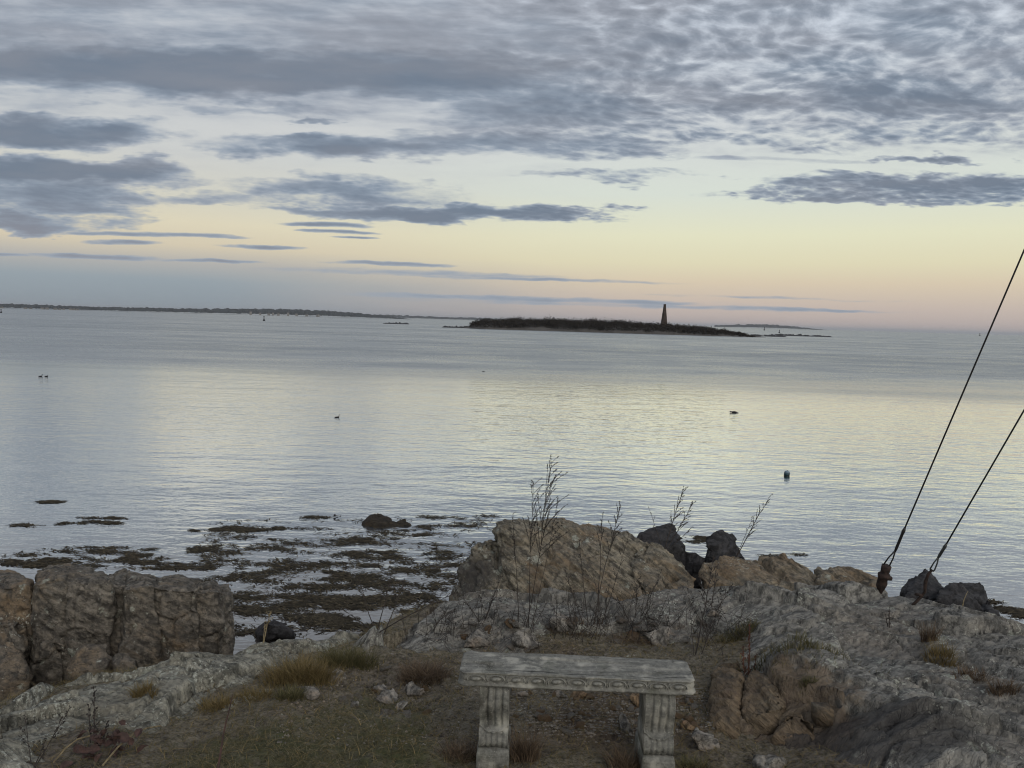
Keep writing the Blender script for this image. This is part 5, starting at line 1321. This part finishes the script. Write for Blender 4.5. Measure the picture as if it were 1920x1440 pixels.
e1 = rs.normal(0, 1, (n, 3)); e1[:, 2] = np.abs(e1[:, 2])*0.8; e1 /= np.linalg.norm(e1, axis=1, keepdims=True); e2 = np.cross(e1, rs.normal(0, 1, (n, 3))); e2 /= np.linalg.norm(e2, axis=1, keepdims=True)
ln = rs.uniform(0.25, 0.65, n)[:, None]; wd = rs.uniform(0.05, 0.22, n)[:, None]
V = np.stack([PB-e2*wd, PB+e2*wd, PB+e1*ln], 1).reshape(-1, 3)
o = mesh_np('island_scrub', V, np.arange(n*3).reshape(-1, 3), M_SCRUB); set_attr(o, 'tone', np.repeat(rs.uniform(0, 1, n), 3))
tag(o, 'leafless dark scrub covering the island', 'scrub', kind='stuff')
# the stone beacon on the island
M_TOWER = mat_plain('beacon_stone', (74, 62, 54), 0.9, 0, 0.35, 1.5)
yb = iy0+20; hp = at(1245, 606, yb); s = yb/FPX
tw = empty('beacon_tower', (hp.x, yb, 2.0)); tag(tw, 'tall tapering stone beacon tower on the island', 'tower')
ht = at(1246, 572.5, yb).z-2.0
def octo(r, z, n=8): return [(r*math.cos(2*math.pi*(k+0.5)/n), r*math.sin(2*math.pi*(k+0.5)/n), z) for k in range(n)]
courses = 16; V, F = [], []
for k in range(courses):               # stone courses, each a hair inside the one below
    z0, z1 = ht*k/courses, ht*(k+1)/courses; rb = lambda z: 7.2*s-(7.2-2.1)*s*z/ht
    o_ = len(V); V += octo(rb(z0)*1.0, z0)+octo(rb(z0)*0.992, z1); F += [(o_+i, o_+(i+1) % 8, o_+8+(i+1) % 8, o_+8+i) for i in range(8)]+[tuple(o_+8+i for i in range(8))]
poly_obj('shaft', V, F, M_TOWER, tw)
V, F = loft([np.array(octo(2.4*s, ht)), np.array(octo(2.5*s, ht+1.6*s)), np.array(octo(2.1*s, ht+2.2*s))]); F.append(tuple(range(16, 24))); F.append(tuple(range(8))[::-1]); poly_obj('cap', V, F, M_TOWER, tw)
# ledges off the island
def reef(u0, u1, v, y, h, seed, label):
    rs = np.random.RandomState(seed); a, c = ray(u0, v).x*y, ray(u1, v).x*y
    n, m_ = 60, 14; gx, gy = np.meshgrid(np.linspace(0, 1, n), np.linspace(0, 1, m_))
    X = a+(c-a)*gx; Y = y+(gy-0.5)*10
    z = h*(0.35+0.9*np.abs(fbm(np.stack([gx.ravel()*7+seed, gy.ravel()*2, gx.ravel()*0], 1), 4, 0.6, seed)).reshape(gx.shape)*1.6)*np.sin(np.pi*gy)**0.6*np.clip(np.sin(np.pi*gx)*4, 0, 1)-0.15
    i = (np.arange(m_-1)[:, None]*n+np.arange(n-1)[None]).ravel()
    o = mesh_np('rock_reef', np.stack([X.ravel(), Y.ravel(), z.ravel()], 1), np.stack([i, i+1, i+1+n, i+n], 1), M_DARK, smooth=False)
    tag(o, label, 'reef', 'reefs beside the island')
reef(718, 768, 608, 455, 0.9, 3, 'small detached reef left of the island')
reef(826, 905, 614, 345, 0.9, 4, 'dark reef running off the left end of the island')
reef(1355, 1475, 626, 345, 0.9, 5, 'low rocks trailing off the right end of the island')
reef(1440, 1560, 629, 400, 1.0, 6, 'outermost low reef at the right of the island')
# ------------------------------------------------------------------ far shores
def far_land(name, u0, u1, dist0, dist1, heights, seed, label, mat):
    n, m_ = 500, 12; k = np.linspace(0, 1, n); us = u0+(u1-u0)*k; ds = dist0+(dist1-dist0)*k
    top = np.interp(k, *zip(*heights))
    jag = fbm(np.stack([k*(u1-u0)*0.10, k*0, k*0], 1), 4, 0.6, seed)*0.30*np.minimum(top, 6)/FPX*ds
    hz = top/FPX*ds+jag
    X = np.array([ray(u, 600).x for u in us])*ds
    V = []
    for j in range(m_):
        g = j/(m_-1); zz = hz*math.sin(math.pi*min(g*0.95+0.02, 1))**0.5-1.0
        V.append(np.stack([X*(1+0.10*g), ds*(1+0.10*g), zz+fbm(np.stack([k*900, k*0+j*3.1, k*0], 1), 3, 0.6, seed+2)*0.10*hz], 1))
    V = np.concatenate(V); i = (np.arange(m_-1)[:, None]*n+np.arange(n-1)[None]).ravel()
    o = mesh_np(name, V, np.stack([i, i+1, i+1+n, i+n], 1), mat); tag(o, label, 'shore', kind='structure')
M_FARW = mat_plain('far_woods', (52, 58, 60), 0.95, 0, 0.35, 0.05)
far_land('far_shore', -140, 775, 1500, 1900, [(0, 10), (0.15, 10), (0.35, 8.5), (0.55, 10), (0.68, 13), (0.75, 14), (0.85, 12), (0.95, 6), (1, 0.4)], 81, 'low wooded shore across the bay at the left', M_FARW)
far_land('far_shore', 640, 960, 3600, 3800, [(0, 4), (0.3, 6.5), (0.6, 5), (0.8, 5.5), (1, 5)], 82, 'fainter wooded shore behind the end of the left shore', M_FARW)
far_land('far_shore', 1340, 1560, 3600, 4200, [(0, 4), (0.2, 6), (0.35, 8), (0.55, 7.5), (0.75, 4.5), (0.9, 1.5), (1, 0.2)], 83, 'low wooded headland beyond the right end of the island', M_FARW)
# houses along the left shore
M_HOUSE = mat_plain('white_house', (132, 130, 126), 0.9, 0, 0.15, 1); M_ROOF = mat_plain('grey_roof', (86, 84, 86), 0.9, 0, 0.2, 1)
rr = random.Random(4)
for k, u in enumerate((4, 48, 58, 80, 88, 104, 112, 120, 133, 138, 146, 470, 488, 504, 512, 522, 540, 556, 575, 596)):
    d = 1500+400*(u+140)/915*0.98-14; x = ray(u, 590).x*d; sc = rr.uniform(0.8, 1.3)
    w, dp, hh = 4.6*sc, 5*sc, 2.6*sc
    t = empty('house', (x, d, 0.2 if u < 200 else rr.uniform(1.5, 5.0)), rr.uniform(-0.5, 0.5)); tag(t, 'small pale house low on the left end of the far shore' if u < 200 else 'small pale house on the hump of the far shore', 'house', 'houses at the left end of the far shore' if u < 200 else 'houses on the hump of the far shore')
    V = [(-w/2, -dp/2, -4), (w/2, -dp/2, -4), (w/2, dp/2, -4), (-w/2, dp/2, -4), (-w/2, -dp/2, hh), (w/2, -dp/2, hh), (w/2, dp/2, hh), (-w/2, dp/2, hh), (-w/2, 0, hh*1.6), (w/2, 0, hh*1.6)]
    poly_obj('wall', V, [(0, 1, 5, 4), (1, 2, 6, 9, 5), (2, 3, 7, 6), (3, 0, 4, 8, 7)], M_HOUSE, t)
    V = [(-w/2-.3, -dp/2-.3, hh-0.15), (w/2+.3, -dp/2-.3, hh-0.15), (w/2+.3, 0, hh*1.65), (-w/2-.3, 0, hh*1.65), (w/2+.3, dp/2+.3, hh-0.15), (-w/2-.3, dp/2+.3, hh-0.15)]
    poly_obj('roof', V, [(0, 1, 2, 3), (3, 2, 4, 5)], M_ROOF, t)

# ------------------------------------------------------------------ sea air
hz = mesh_np('haze', [(x, y, z) for z in (-3.0, 60.0) for x, y in ((-30500, -400), (30500, -400), (30500, 30500), (-30500, 30500))], [(0, 3, 2, 1), (4, 5, 6, 7), (0, 1, 5, 4), (1, 2, 6, 5), (2, 3, 7, 6), (3, 0, 4, 7)])
hm = bpy.data.materials.new('sea_haze'); hm.use_nodes = True; ht_ = hm.node_tree; ht_.nodes.clear()
pv = ht_.nodes.new('ShaderNodeVolumePrincipled'); pv.inputs['Color'].default_value = (0.86, 0.90, 0.96, 1); pv.inputs['Density'].default_value = 0.00008; pv.inputs['Anisotropy'].default_value = 0.1
ho = ht_.nodes.new('ShaderNodeOutputMaterial'); ht_.links.new(pv.outputs[0], ho.inputs['Volume']); hz.data.materials.append(hm)
tag(hz, 'thin sea haze over the bay', 'haze', kind='stuff')
